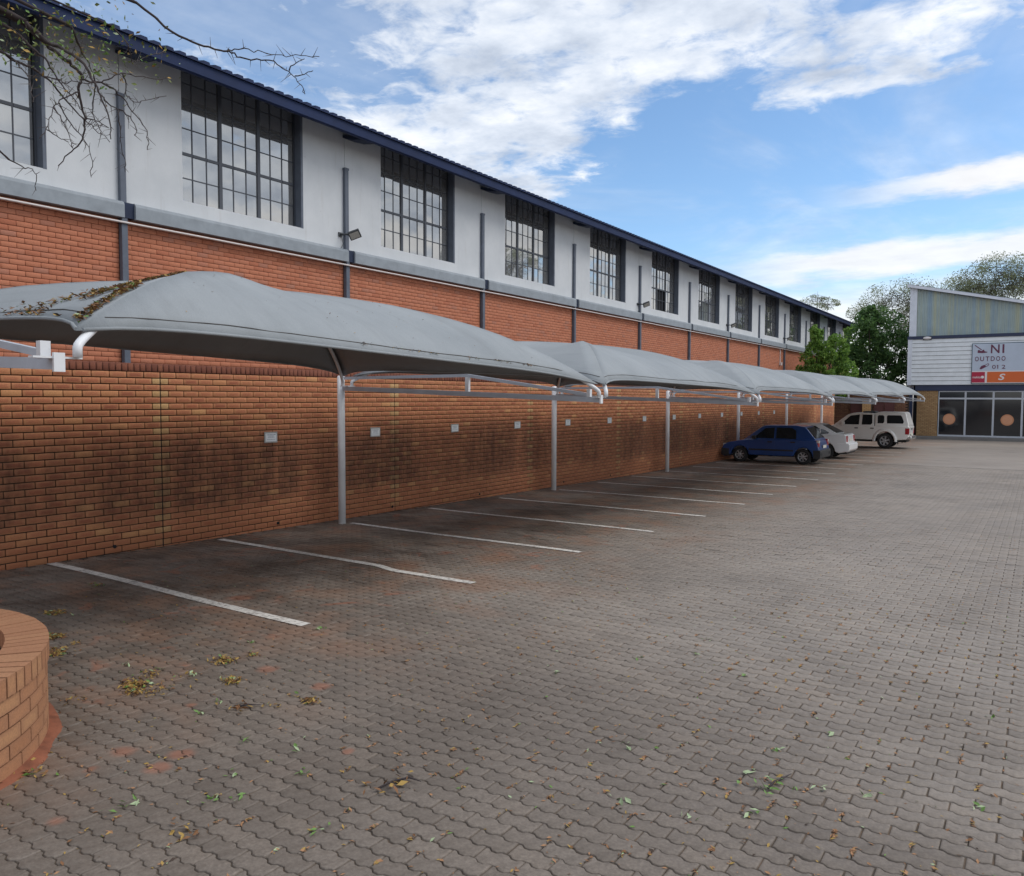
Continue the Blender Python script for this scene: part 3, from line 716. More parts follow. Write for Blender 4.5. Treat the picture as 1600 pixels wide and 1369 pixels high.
for i in range(6):
    c = thing('shade_canopy', CL[i], 'canopy', 'grey shade net canopies over the bays', ((TIPX+POLX)/2, (FR[i]+FR[i+1])/2, TIPZ[i]+0.07)); O = Vector(c.location)
    for sec in range(4):
        mb = MB(); idx = {}
        for ir in range(NR+1):
            r = 0.0015 + (1-0.0015)*ir/NR
            for iw in range(NW+1):
                w = -1 + 2*iw/NW
                a, b = ((r, r*w), (-r, -r*w), (-r*w, r), (r*w, -r))[sec]
                p = canopy_pt(i, a, b) - O
                wr = mnoise.noise(Vector((p.x*1.3+i*9, p.y*1.3, 3.1)))*0.014 + mnoise.noise(Vector((p.x*4+i*9, p.y*4, 7.1)))*0.004
                idx[ir, iw] = len(mb.v); mb.v.append((p.x, p.y, p.z + wr*(0.3 + r)))
        for ir in range(NR):
            for iw in range(NW):
                mb.f.append((idx[ir,iw], idx[ir+1,iw], idx[ir+1,iw+1], idx[ir,iw+1])); mb.m.append(0); mb.sm.append(True)
        o = mb.build('fabric_panel', MAT['shade_net'], c, recalc=False)
        md = o.modifiers.new('thickness', 'SOLIDIFY'); md.thickness = 0.004; md.offset = -1
    # hem with its cable pocket: a narrow doubled strip just above the free edge, and the stitched seam
    for sec, nm in ((0, 'front'), (1, 'back'), (2, 'far'), (3, 'near')):
        mb = MB(); pts = []
        for iw in range(25):
            w = -0.985 + 1.97*iw/24; r = 1.0
            a, b = ((r, r*w), (-r, -r*w), (-r*w, r), (r*w, -r))[sec]; pts.append(canopy_pt(i, a, b, 0.002) - O)
        mb.tube(pts, 0.013, 6); mb.build('hem', MAT['shade_net'], c)
        mb = MB(); pts = []
        for iw in range(31):
            w = -0.97 + 1.94*iw/30; r = 0.952 - 0.006*(1-w*w)
            a, b = ((r, r*w), (-r, -r*w), (-r*w, r), (r*w, -r))[sec]
            p = canopy_pt(i, a, b, 0.0015) - O; wr = mnoise.noise(Vector((p.x*1.3+i*9, p.y*1.3, 3.1)))*0.014 + mnoise.noise(Vector((p.x*4+i*9, p.y*4, 7.1)))*0.004
            pts.append(p + Vector((0,0,wr*1.25)))
        mb.tube(pts, 0.0045, 4); mb.build('seam', MAT['net_thread'], c)
    # two bent pipes crossing at the middle
    for s in (1, -1):
        mb = MB(); pts = []
        for k in range(-40, 41):
            tt = k/40*0.90; p = canopy_pt(i, tt, s*tt, -0.036 - 0.05*abs(tt)**5) - O; pts.append(p)
        for end, first in ((0, True), (-1, False)):
            p = pts[end].copy(); u = 0.0 if first else 1.0
            front = (not first); Yn = FR[i] if (s*(1 if front else -1) < 0) else FR[i+1]; zi = TIPZ[i] if Yn == FR[i] else TIPZ[i+1]
            zf = zi + (0.075 if front else RISE + 0.075) - O.z
            e_ = -1.0 if first else 1.0; cnr = canopy_pt(i, e_, s*e_) - O; cnr.x += 0.012 if front else -0.012
            d_ = (pts[1] - pts[0] if first else pts[-1] - pts[-2]).normalized() * (-1 if first else 1)
            ctl = p + d_*((cnr - p).to_2d().length/max(0.2, d_.to_2d().length)); ctl.x, ctl.y = cnr.x, cnr.y
            end_ = Vector((cnr.x, cnr.y, zf + 0.06)); bz = [p*(1-t)**2 + ctl*2*t*(1-t) + end_*t*t for t in (0.14,0.28,0.42,0.56,0.7,0.84,1.0)] + [Vector((cnr.x, cnr.y, zf))]
            if first: pts = bz[::-1] + pts
            else: pts = pts + bz
        mb.tube(pts, 0.027, 10); mb.build('hoop_pipe', MAT['steel_white'], c)
# litter caught on the nearest canopy
def litter_mesh(name, pts, sizes, mats, weights, tilt=0.35, normals=None):
    V, F, M = [], [], []
    for p, s in zip(pts, sizes):
        a = random.uniform(0, 6.283); l, w = s, s*random.uniform(0.25, 0.55)
        R = Matrix.Rotation(a, 3, 'Z') @ Matrix.Rotation(random.gauss(0, tilt), 3, 'X') @ Matrix.Rotation(random.gauss(0, tilt), 3, 'Y')
        q = [Vector((-l/2,0,0)), Vector((-l*0.1,-w/2,0.05*l)), Vector((l/2,0,0.02*l)), Vector((0,w/2,0.08*l))]
        b = len(V); V += [tuple(R @ x + Vector(p)) for x in q]; F.append((b,b+1,b+2)); F.append((b,b+2,b+3)); m = random.choices(range(len(mats)), weights)[0]; M += [m, m]
    me = bpy.data.meshes.new(name); me.from_pydata(V, [], F)
    for m in mats: me.materials.append(m)
    me.polygons.foreach_set('material_index', M); me.update(); return me
mat('leaf_brown', base=(0.20,0.095,0.04), rough=0.8); mat('leaf_ochre', base=(0.36,0.23,0.06), rough=0.8); mat('leaf_green', base=(0.13,0.24,0.05), rough=0.6)
mat('leaf_tan', base=(0.36,0.19,0.095), rough=0.85); mat('leaf_pale', base=(0.34,0.42,0.24), rough=0.6); mat('leaf_dark', base=(0.06,0.04,0.03), rough=0.9)
LM = [MAT[k] for k in ('leaf_brown', 'leaf_ochre', 'leaf_green', 'leaf_pale', 'leaf_dark')]
pts, sz = [], []
for _ in range(2600):      # drift against the left ridge of the first canopy
    r = random.uniform(0.40, 0.985)**0.62; d = 0.035 + abs(random.gauss(0, 0.05 + 0.55*max(0, r-0.55)))
    if mnoise.noise(Vector((r*6, d*9, 0))) < -0.12: continue
    b = -r; a = r - d*r*1.1
    if abs(a) > r: continue
    pts.append(canopy_pt(0, a, b, 0.012)); sz.append(random.uniform(0.02, 0.06))
for _ in range(170):       # caught along the seam of the front edge
    w = random.uniform(-0.2, 0.7); r = 0.958 + random.gauss(0, 0.006)
    if mnoise.noise(Vector((w*14, 0, 5))) < 0.0: continue
    pts.append(canopy_pt(0, r, r*w, 0.012)); sz.append(random.uniform(0.015, 0.04))
for _ in range(60):
    r = random.uniform(0.3, 0.95); w = random.uniform(-0.9, 0.9); pts.append(canopy_pt(0, r, r*w, 0.012)); sz.append(random.uniform(0.01, 0.025))
o = kind(link('leaf_litter', litter_mesh('leaf_litter', pts, sz, LM, [5,3,0.4,0.6,1])), 'stuff'); o['label'] = 'brown leaf litter lying on the nearest shade canopy'

# ------------------------------------------------------------------ round planter with its thorn tree
pl = thing('round_planter', 'low round brick planter with soldier brick rim at the left edge', 'planter', None, (PCENTRE[0], PCENTRE[1], gzf(PCENTRE[1])))
PH, CR, PR = 0.53, 0.112, PRAD
mb = MB(); mb.lathe([(PR-0.012,-0.12),(PR-0.012,PH-CR),(PR-0.215,PH-CR),(PR-0.215,-0.12)], (0,0,0), 'z', 72, smooth=False); mb.build('mortar', MAT['planter_mortar'], pl)
mb = MB(); mb.lathe([(0.0,PH-0.14),(0.5,PH-0.12),(PR-0.2,PH-0.16)], (0,0,0), 'z', 40); mb.build('soil', MAT['red_soil'], pl)
nb = 40; ang = 2*math.pi/nb
def arc_brick(r0, r1, a, z0, z1, name, m):
    seg = 3; V = []; 
    for j in range(seg+1):
        t = -a/2 + a*j/seg
        for r, z in ((r1,z0),(r1,z1),(r0,z1),(r0,z0)): V.append((r*math.cos(t)-r1, r*math.sin(t), z))
    F = []
    for j in range(seg):
        for k in range(4): F.append((j*4+k, (j+1)*4+k, (j+1)*4+(k+1)%4, j*4+(k+1)%4))
    F += [(3,2,1,0), (seg*4, seg*4+1, seg*4+2, seg*4+3)]
    uvl = []
    for f in F:
        for vi in f: j, k = divmod(vi, 4); uvl.append((j/seg, {0:0.0,1:1.0,2:1.0,3:0.0}[k]))
    me = bpy.data.meshes.new(name); me.from_pydata(V, [], F); me.materials.append(m); l = me.uv_layers.new(name='UVMap'); l.data.foreach_set('uv', np.array(uvl, np.float32).ravel()); me.update()
    bm = bmesh.new(); bm.from_mesh(me); bmesh.ops.recalc_face_normals(bm, faces=bm.faces); bm.to_mesh(me); bm.free(); return me
bm_ = arc_brick(PR-0.1, PR, ang*0.955, -0.0375, 0.0375, 'brick', MAT['planter_brick'])
for c in range(6):
    for k in range(nb):
        th = (k + 0.5*(c % 2))*ang; z = PH - CR - (c+0.5)*BH
        wx, wy = PCENTRE[0] + PR*math.cos(th), PCENTRE[1] + PR*math.sin(th)
        if wx < 3.3 and wy < 2.0: continue
        o = link('brick', bm_, pl); o.location = (PR*math.cos(th)*(1+RNG.normal(0,0.0008)), PR*math.sin(th), z); o.rotation_euler = (0, RNG.normal(0,0.006), th)
nc = 108; angc = 2*math.pi/nc
cm_ = arc_brick(PR-0.215, PR+0.012, angc*0.86, 0.004, CR, 'coping_brick', MAT['planter_brick'])
for k in range(nc):
    th = k*angc; wx, wy = PCENTRE[0] + PR*math.cos(th), PCENTRE[1] + PR*math.sin(th)
    if wx < 3.3 and wy < 2.0: continue
    o = link('coping_brick', cm_, pl); o.location = ((PR+0.012)*math.cos(th), (PR+0.012)*math.sin(th), PH-CR+RNG.normal(0,0.0015)); o.rotation_euler = (0, 0, th + RNG.normal(0,0.003))
mb = MB(); mb.lathe([(PR-0.004,PH-CR-0.003),(PR-0.004,PH-0.012),(PR-0.205,PH-0.012),(PR-0.205,PH-CR-0.003)], (0,0,0), 'z', 72, smooth=False); mb.build('coping_mortar', MAT['planter_mortar'], pl)
# red soil washed out at its foot
mb = MB(); n = 26; vs = []
for k in range(n):
    th = rad(20) + rad(75)*k/(n-1); e = 0.015 + 0.11*max(0, math.sin(math.pi*k/(n-1)))*(0.8+0.7*mnoise.noise(Vector((k*0.22, 2.0, 0))))
    e = min(e*0.75, 0.10)
    for j, f in enumerate((-0.03, 0.3, 0.7, 1.0)):
        r = PR + (e*f if f > 0 else f); x, y = PCENTRE[0]+r*math.cos(th), PCENTRE[1]+r*math.sin(th)
        vs.append((x, y, gzf(y) + (0.022, 0.016, 0.009, -0.003)[j] + 0.004*mnoise.noise(Vector((x*14, y*14, 0)))))
mb.add(vs, [(k*4+j, k*4+j+1, (k+1)*4+j+1, (k+1)*4+j) for k in range(n-1) for j in range(3)], 0, True)
kind(mb.build('red_soil', MAT['red_soil']), 'stuff')

mat('bark_dark', base=(0.055,0.042,0.042), rough=0.9, var=(20, 0.4)); mat('thorn', base=(0.10,0.085,0.08), rough=0.7)
mat('twig_green', base=(0.16,0.20,0.05), rough=0.7)
BR = [
(0.0130, [(5.783, 1.954, 3.809), (5.788, 2.018, 3.752), (5.8, 2.075, 3.714), (5.811, 2.129, 3.677), (5.821, 2.169, 3.653), (5.827, 2.198, 3.63), (5.814, 2.203, 3.59), (5.795, 2.201, 3.547), (5.781, 2.223, 3.477), (5.774, 2.244, 3.427), (5.759, 2.248, 3.377), (5.728, 2.235, 3.304), (5.699, 2.206, 3.259), (5.652, 2.158, 3.18)] ),
(0.0110, [(5.786, 1.981, 3.788), (5.853, 2.049, 3.713), (5.922, 2.088, 3.675), (5.984, 2.116, 3.63), (6.034, 2.134, 3.565), (6.077, 2.135, 3.506), (6.12, 2.136, 3.443), (6.16, 2.143, 3.363), (6.195, 2.142, 3.277), (6.227, 2.123, 3.207)] ),
(0.0070, [(5.82, 2.2, 3.604), (5.828, 2.249, 3.602), (5.842, 2.296, 3.615), (5.849, 2.347, 3.603), (5.85, 2.396, 3.575), (5.843, 2.44, 3.536), (5.846, 2.507, 3.478), (5.839, 2.549, 3.436), (5.817, 2.571, 3.383), (5.791, 2.576, 3.347)] ),
(0.0090, [(5.685, 1.871, 3.664), (5.659, 1.977, 3.649), (5.629, 2.049, 3.66), (5.591, 2.125, 3.645), (5.553, 2.212, 3.612), (5.512, 2.297, 3.57), (5.478, 2.397, 3.519), (5.44, 2.464, 3.502), (5.415, 2.573, 3.455)] ),
(0.0080, [(5.745, 1.913, 3.763), (5.785, 1.969, 3.7), (5.829, 2.02, 3.648), (5.856, 2.044, 3.585), (5.886, 2.063, 3.529), (5.919, 2.085, 3.479), (5.954, 2.106, 3.433), (5.984, 2.115, 3.389)] ),
(0.0045, [(5.798, 2.2, 3.548), (5.824, 2.133, 3.498), (5.855, 2.071, 3.452), (5.89, 2.023, 3.396), (5.924, 1.985, 3.323), (5.963, 1.951, 3.257), (5.998, 1.904, 3.194)] ),
(0.0045, [(5.737, 2.13, 3.479), (5.684, 2.176, 3.456), (5.638, 2.251, 3.406), (5.597, 2.315, 3.387), (5.551, 2.378, 3.351), (5.492, 2.428, 3.294), (5.42, 2.456, 3.225)] ),
(0.0045, [(5.857, 2.245, 3.637), (5.799, 2.286, 3.594), (5.733, 2.309, 3.551), (5.672, 2.335, 3.516), (5.621, 2.379, 3.478), (5.578, 2.435, 3.446), (5.526, 2.457, 3.439)] ),
(0.0045, [(5.773, 2.241, 3.418), (5.977, 2.185, 3.361), (6.178, 2.141, 3.275)] ),
(0.0045, [(5.865, 2.283, 3.605), (5.873, 2.335, 3.644), (5.884, 2.388, 3.684), (5.91, 2.486, 3.695), (5.934, 2.579, 3.703), (5.928, 2.614, 3.722)] ),
(0.0045, [(5.845, 2.287, 3.548), (5.787, 2.352, 3.542), (5.742, 2.439, 3.534), (5.663, 2.5, 3.471), (5.583, 2.539, 3.439), (5.506, 2.612, 3.348), (5.427, 2.656, 3.3)] ),
(0.0045, [(5.871, 2.371, 3.493), (5.964, 2.379, 3.44), (6.035, 2.369, 3.355), (6.096, 2.321, 3.304)] ),
(0.0045, [(5.702, 1.929, 3.64), (5.785, 1.919, 3.578), (5.874, 1.919, 3.514), (5.946, 1.898, 3.433), (6.014, 1.869, 3.348)] ),
(0.0045, [(5.977, 2.282, 3.865), (5.942, 2.389, 3.82), (5.885, 2.439, 3.798), (5.825, 2.473, 3.786), (5.798, 2.531, 3.818), (5.809, 2.623, 3.887), (5.798, 2.7, 3.923)] ),
(0.0080, [(5.876, 2.126, 3.831), (5.785, 2.223, 3.776), (5.702, 2.308, 3.751), (5.615, 2.377, 3.734)] ),
(0.0045, [(5.718, 2.108, 3.455), (5.817, 2.093, 3.39), (5.907, 2.076, 3.302), (5.995, 2.05, 3.219), (6.087, 2.012, 3.163)] ),
(0.0045, [(5.675, 2.095, 3.345), (5.764, 2.096, 3.3), (5.86, 2.109, 3.253)] ),
(0.0045, [(5.932, 2.36, 3.664), (5.847, 2.428, 3.651), (5.75, 2.484, 3.624), (5.684, 2.57, 3.63), (5.644, 2.67, 3.68), (5.632, 2.802, 3.747)] ),
(0.0045, [(5.562, 1.958, 3.177), (5.567, 2.014, 3.159), (5.574, 2.066, 3.154), (5.564, 2.09, 3.13), (5.534, 2.099, 3.056)] ),
(0.0045, [(5.739, 2.053, 3.588), (5.859, 2.027, 3.548), (5.984, 2.024, 3.495), (6.121, 2.022, 3.469), (6.256, 2.019, 3.435)] ),
(0.0070, [(6.393, 2.168, 3.823), (6.429, 2.287, 3.749), (6.472, 2.378, 3.713), (6.509, 2.446, 3.695), (6.552, 2.511, 3.688), (6.581, 2.554, 3.683), (6.601, 2.589, 3.671), (6.651, 2.652, 3.673), (6.69, 2.699, 3.674), (6.714, 2.741, 3.655), (6.739, 2.782, 3.635), (6.754, 2.815, 3.608), (6.764, 2.843, 3.579), (6.765, 2.865, 3.543)] ),
(0.0040, [(6.567, 2.532, 3.687), (6.596, 2.56, 3.702), (6.639, 2.611, 3.71), (6.679, 2.665, 3.706), (6.72, 2.719, 3.701), (6.77, 2.776, 3.705), (6.818, 2.826, 3.711), (6.863, 2.875, 3.713)] ),
(0.0040, [(6.74, 2.782, 3.639), (6.774, 2.799, 3.675), (6.809, 2.824, 3.697)] ),
(0.0040, [(6.752, 2.808, 3.618), (6.788, 2.842, 3.63), (6.822, 2.868, 3.649)] ),
]
tt = thing('thorn_tree', 'thorn tree with bare drooping twigs hanging into the top left corner', 'tree', None, (3.95, 0.62, 0.38)); TO = Vector(tt.location)
mb = MB(); mb.tube([Vector(p)-TO for p in ((3.95,0.62,0.2),(3.93,0.66,1.0),(4.0,0.68,2.0),(4.1,0.78,2.9),(4.3,0.95,3.7))], [0.17,0.14,0.12,0.11,0.10], 12); mb.build('trunk', MAT['bark_dark'], tt)
JN = Vector((4.3,0.95,3.7)); tips = []
leaves, lsz = [], []
thorns = MB()
for bi, (r, pts) in enumerate(BR):
    P = [Vector(p) for p in pts]
    mb = MB(); Q = []
    for k in range(len(P)-1):      # refine with small crooked kinks
        for s in range(3):
            t = s/3; p = P[k].lerp(P[k+1], t); Q.append(p + Vector((random.gauss(0,1), random.gauss(0,1), random.gauss(0,1)))*(0.004 if s else 0.0))
    Q.append(P[-1]); n = len(Q)
    mb.tube([q-TO for q in Q], [max(0.0020, r*0.85*(1-0.78*k/(n-1))) for k in range(n)], 6); mb.build('branch', MAT['bark_dark'], tt)
    ln = sum((Q[k+1]-Q[k]).length for k in range(n-1)); m = int(ln/0.036)
    for k in range(m):
        f = (k + random.random())/m*(n-1); j = int(f); p = Q[j].lerp(Q[min(j+1,n-1)], f-j)
        d = Vector((random.gauss(0,1), random.gauss(0,1), random.gauss(0,1))).normalized()
        L_ = random.uniform(0.03, 0.075); thorns.tube([p-TO, p + d*L_ - TO], [0.0019, 0.0006], 4, caps=False)
    if bi in (0, 1, 4, 13, 14, 9):
        for _ in range(110 if bi != 9 else 12):
            f = random.random()**1.6*(n-1)*0.6; j = int(f); p = Q[j] + Vector((random.gauss(0,0.10), random.gauss(0,0.10), random.gauss(0,0.07)))
            leaves.append(p); lsz.append(random.uniform(0.014, 0.036))
kind(thorns.build('thorns', MAT['thorn'], tt), 'stuff')
limbs = MB()
for bi in (0, 1, 2, 4, 13, 14, 3, 20, 18, 12):
    if bi == 2: continue
    p = Vector(BR[bi][1][0]); mid = JN.lerp(p, 0.5) + Vector((0, 0, 0.35)); r0 = BR[bi][0]
    limbs = MB(); limbs.tube([JN-TO, JN.lerp(mid,0.5)+Vector((0,0,0.12))-TO, mid-TO, mid.lerp(p,0.55)+Vector((0,0,0.08))-TO, p-TO], [0.045, 0.028, r0*1.5, r0*1.2, r0], 7); limbs.build('limb', MAT['bark_dark'], tt)
lm = litter_mesh('leaves', [p-TO for p in leaves], lsz, [MAT['leaf_green'], MAT['leaf_pale'], MAT['leaf_ochre'], MAT['twig_green']], [4,1,2,4], 0.9)
kind(link('leaves', lm, tt), 'stuff')

# ------------------------------------------------------------------ litter on the paving
pts, sz = [], []
def at_g(x, y, h=0.008): return (x, y, gzf(y) + h)
clumps = [(2.46, 3.62, 90, 0.05, 0.05), (3.21, 3.23, 120, 0.05, 0.05), (3.66, 3.03, 150, 0.06, 0.05), (4.88, 3.68, 140, 0.045, 0.045), (5.3, 3.43, 110, 0.04, 0.045), (6.05, 3.49, 60, 0.035, 0.05), (4.83, 2.99, 160, 0.06, 0.05), (5.06, 3.01, 70, 0.07, 0.04), (4.73, 3.16, 50, 0.05, 0.04), (4.97, 2.9, 60, 0.04, 0.04), (4.94, 3.89, 40, 0.03, 0.045), (3.54, 3.24, 25, 0.03, 0.04), (5.82, 3.23, 0, 0.02, 0.05), (4.94, 3.31, 12, 0.05, 0.04), (5.62, 1.92, 50, 0.08, 0.05), (5.91, 3.3, 12, 0.03, 0.04), (5.89, 3.52, 8, 0.03, 0.04), (1.64, 4.45, 20, 0.05, 0.05), (4.77, 2.61, 20, 0.05, 0.04), (6.82, 2.09, 20, 0.05, 0.05)]
for x, y, n, r, s in clumps:
    for _ in range(n):
        pts.append(at_g(x + random.gauss(0, r), y + random.gauss(0, r*0.8), random.uniform(0.004, 0.018))); sz.append(random.uniform(0.4, 1.0)*s)
o = kind(link('leaf_litter', litter_mesh('leaf_litter', pts, sz, LM, [4,8,0.6,0.5,1.5], 0.5)), 'stuff'); o['label'] = 'clumps of yellow and brown leaf litter on the paving'
pts, sz = [], []
for x, y, n, r, s in [(4.81, 4.73, 5, 0.025, 0.05), (1.68, 4.42, 5, 0.025, 0.05), (4.37, 3.18, 5, 0.025, 0.05), (4.94, 3.35, 5, 0.025, 0.05), (5.57, 3.13, 5, 0.025, 0.05), (6.55, 2.96, 5, 0.025, 0.05), (6.5, 2.54, 5, 0.025, 0.05), (6.66, 2.34, 5, 0.025, 0.05), (6.75, 2.4, 5, 0.025, 0.05), (6.38, 2.08, 5, 0.025, 0.05), (6.34, 1.98, 5, 0.025, 0.05), (7.3, 2.44, 5, 0.025, 0.05), (6.78, 2.79, 5, 0.025, 0.05), (6.21, 2.85, 5, 0.025, 0.05), (5.63, 2.94, 5, 0.025, 0.05), (2.67, 3.67, 5, 0.025, 0.05), (4.64, 4.11, 5, 0.025, 0.05), (4.65, 3.29, 5, 0.025, 0.05), (7.43, 5.61, 4, 0.02, 0.05), (7.76, 5.98, 4, 0.02, 0.05), (8.22, 5.69, 4, 0.02, 0.05), (8.06, 4.09, 4, 0.02, 0.05), (8.32, 3.49, 4, 0.02, 0.05), (8.87, 3.75, 4, 0.02, 0.05), (8.66, 3.53, 4, 0.02, 0.05), (9.11, 4.21, 4, 0.02, 0.05), (8.99, 4.96, 4, 0.02, 0.05), (9.82, 4.45, 4, 0.02, 0.05), (7.09, 4.92, 4, 0.02, 0.05), (9.79, 5.85, 4, 0.02, 0.05), (7.7, 6.38, 4, 0.02, 0.05), (8.75, 4.17, 4, 0.02, 0.05), (9.32, 4.25, 4, 0.02, 0.05), (8.8, 4.53, 4, 0.02, 0.05)]:
    for _ in range(n):
        pts.append(at_g(x + random.gauss(0, r), y + random.gauss(0, r), random.uniform(0.003, 0.012))); sz.append(random.uniform(0.6, 1.1)*s)
o = kind(link('green_leaves', litter_mesh('green_leaves', pts, sz, LM, [0,0.3,4,4,0], 0.4)), 'stuff'); o['label'] = 'small fresh green leaves scattered on the paving'
pts, sz = [], []
while len(pts) < 8500:
    x = random.uniform(2.0, 12.5); y = random.uniform(0.3, 15)
    ok = mnoise.noise(Vector((x*0.5, y*0.5, 2))) > random.uniform(-0.5, 0.7) - 0.25
    if not ok or math.hypot(x-PCENTRE[0], y-PCENTRE[1]) < PR + 0.02: continue
    if random.random() < 0.72:     # caught in the joints between the rows
        k = round(y/PW - 0.5) + 0.5; xl = (x/PL) % 1; y = k*PW + random.gauss(0, 0.008) ; 
    pts.append(at_g(x, y, 0.003)); sz.append(random.uniform(0.008, 0.034))
for _ in range(1500):      # tufts of dry leaf packed into the cross joints
    x = random.uniform(5.0, 11.5); y = random.uniform(0.4, 8.5)
    if mnoise.noise(Vector((x*0.6, y*0.6, 6))) < random.uniform(-0.5, 0.45) - 0.12*(x-6): continue
    k = round(y/PW); xx = 0.02 + (k % 2)*PL/2 + round((x-0.02-(k % 2)*PL/2)/PL)*PL; y0 = k*PW + random.uniform(-0.04, 0.04)
    if math.hypot(xx-PCENTRE[0], y0-PCENTRE[1]) < PR + 0.02: continue
    for _ in range(random.randint(2, 7)):
        pts.append(at_g(xx + random.gauss(0, 0.007), y0 + random.gauss(0, 0.017), 0.003)); sz.append(random.uniform(0.014, 0.036))
o = kind(link('litter', litter_mesh('litter', pts, sz, LM + [MAT['leaf_tan']], [4,2.2,0.35,0.6,1.0,5], 0.25)), 'stuff'); o['label'] = 'fine brown plant litter lying in the paving joints'
for (path, lab, lv) in [([(7.25, 2.87), (7.27, 2.96), (7.3, 3.05), (7.39, 3.04)],'brown forked twig with dry leaves lying in the foreground paving',0),([(8.89, 4.03), (8.9, 4.11), (8.92, 4.18), (8.95, 4.25)],'small green sprig lying on the paving at lower right',1),([(5.75, 3.14), (5.79, 3.19), (5.85, 3.25)],'short dark twig beside the yellow litter clumps',0)]:
    t = thing('fallen_twig', lab, 'twig', None, at_g(*path[0])); O = Vector(t.location)
    mb = MB(); mb.tube([Vector(at_g(x, y, 0.012 + 0.008*(k % 2))) - O for k, (x, y) in enumerate(path)], [0.006]*(len(path)-1)+[0.002], 6); mb.build('stick', MAT['bark_dark'], t)
    pp = [Vector(at_g(path[k%2][0]+random.gauss(0,0.05), path[k%2][1]+random.gauss(0,0.05), 0.015))-O for k in range(16)]
    kind(link('leaves', litter_mesh('leaves', pp, [random.uniform(0.03,0.07) for _ in pp], [MAT['leaf_green'] if lv else MAT['leaf_brown'], MAT['leaf_ochre']], [3,1], 0.5), t), 'stuff')

# ------------------------------------------------------------------ parked vehicles
def paint(name, c, rough=0.28):
    m = mat(name, base=c, rough=rough, spec=0.5); m.node_tree.nodes['Principled BSDF'].inputs['Coat Weight'].default_value = 0.6
    m.node_tree.nodes['Principled BSDF'].inputs['Coat Roughness'].default_value = 0.08; return m
paint('car_blue', (0.012, 0.055, 0.21)); paint('car_white', (0.82, 0.83, 0.84)); paint('pickup_white', (0.80, 0.79, 0.76))
mat('car_glass', base=(0.012,0.015,0.018), rough=0.05, spec=0.8); mat('tyre', base=(0.018,0.018,0.019), rough=0.85); mat('rim', base=(0.42,0.43,0.45), rough=0.35, metal=0.6)
mat('black_plastic', base=(0.022,0.023,0.026), rough=0.6); mat('lamp_red', base=(0.34,0.012,0.02), rough=0.2); mat('lamp_clear', base=(0.55,0.52,0.50), rough=0.15)
mat('plate', base=(0.62,0.60,0.52), rough=0.5); mat('plate_ink', base=(0.03,0.04,0.10), rough=0.6); mat('seat_cloth', base=(0.30,0.28,0.25), rough=0.9); mat('chrome', base=(0.6,0.6,0.6), rough=0.2, metal=0.9)
def bevel(o, w, seg=3, ang=32):
    b = o.modifiers.new('edges', 'BEVEL'); b.width = w; b.segments = seg; b.limit_method = 'ANGLE'; b.angle_limit = rad(ang)
    for p in o.data.polygons: p.use_smooth = True
    w_ = o.modifiers.new('normals', 'WEIGHTED_NORMAL'); return o
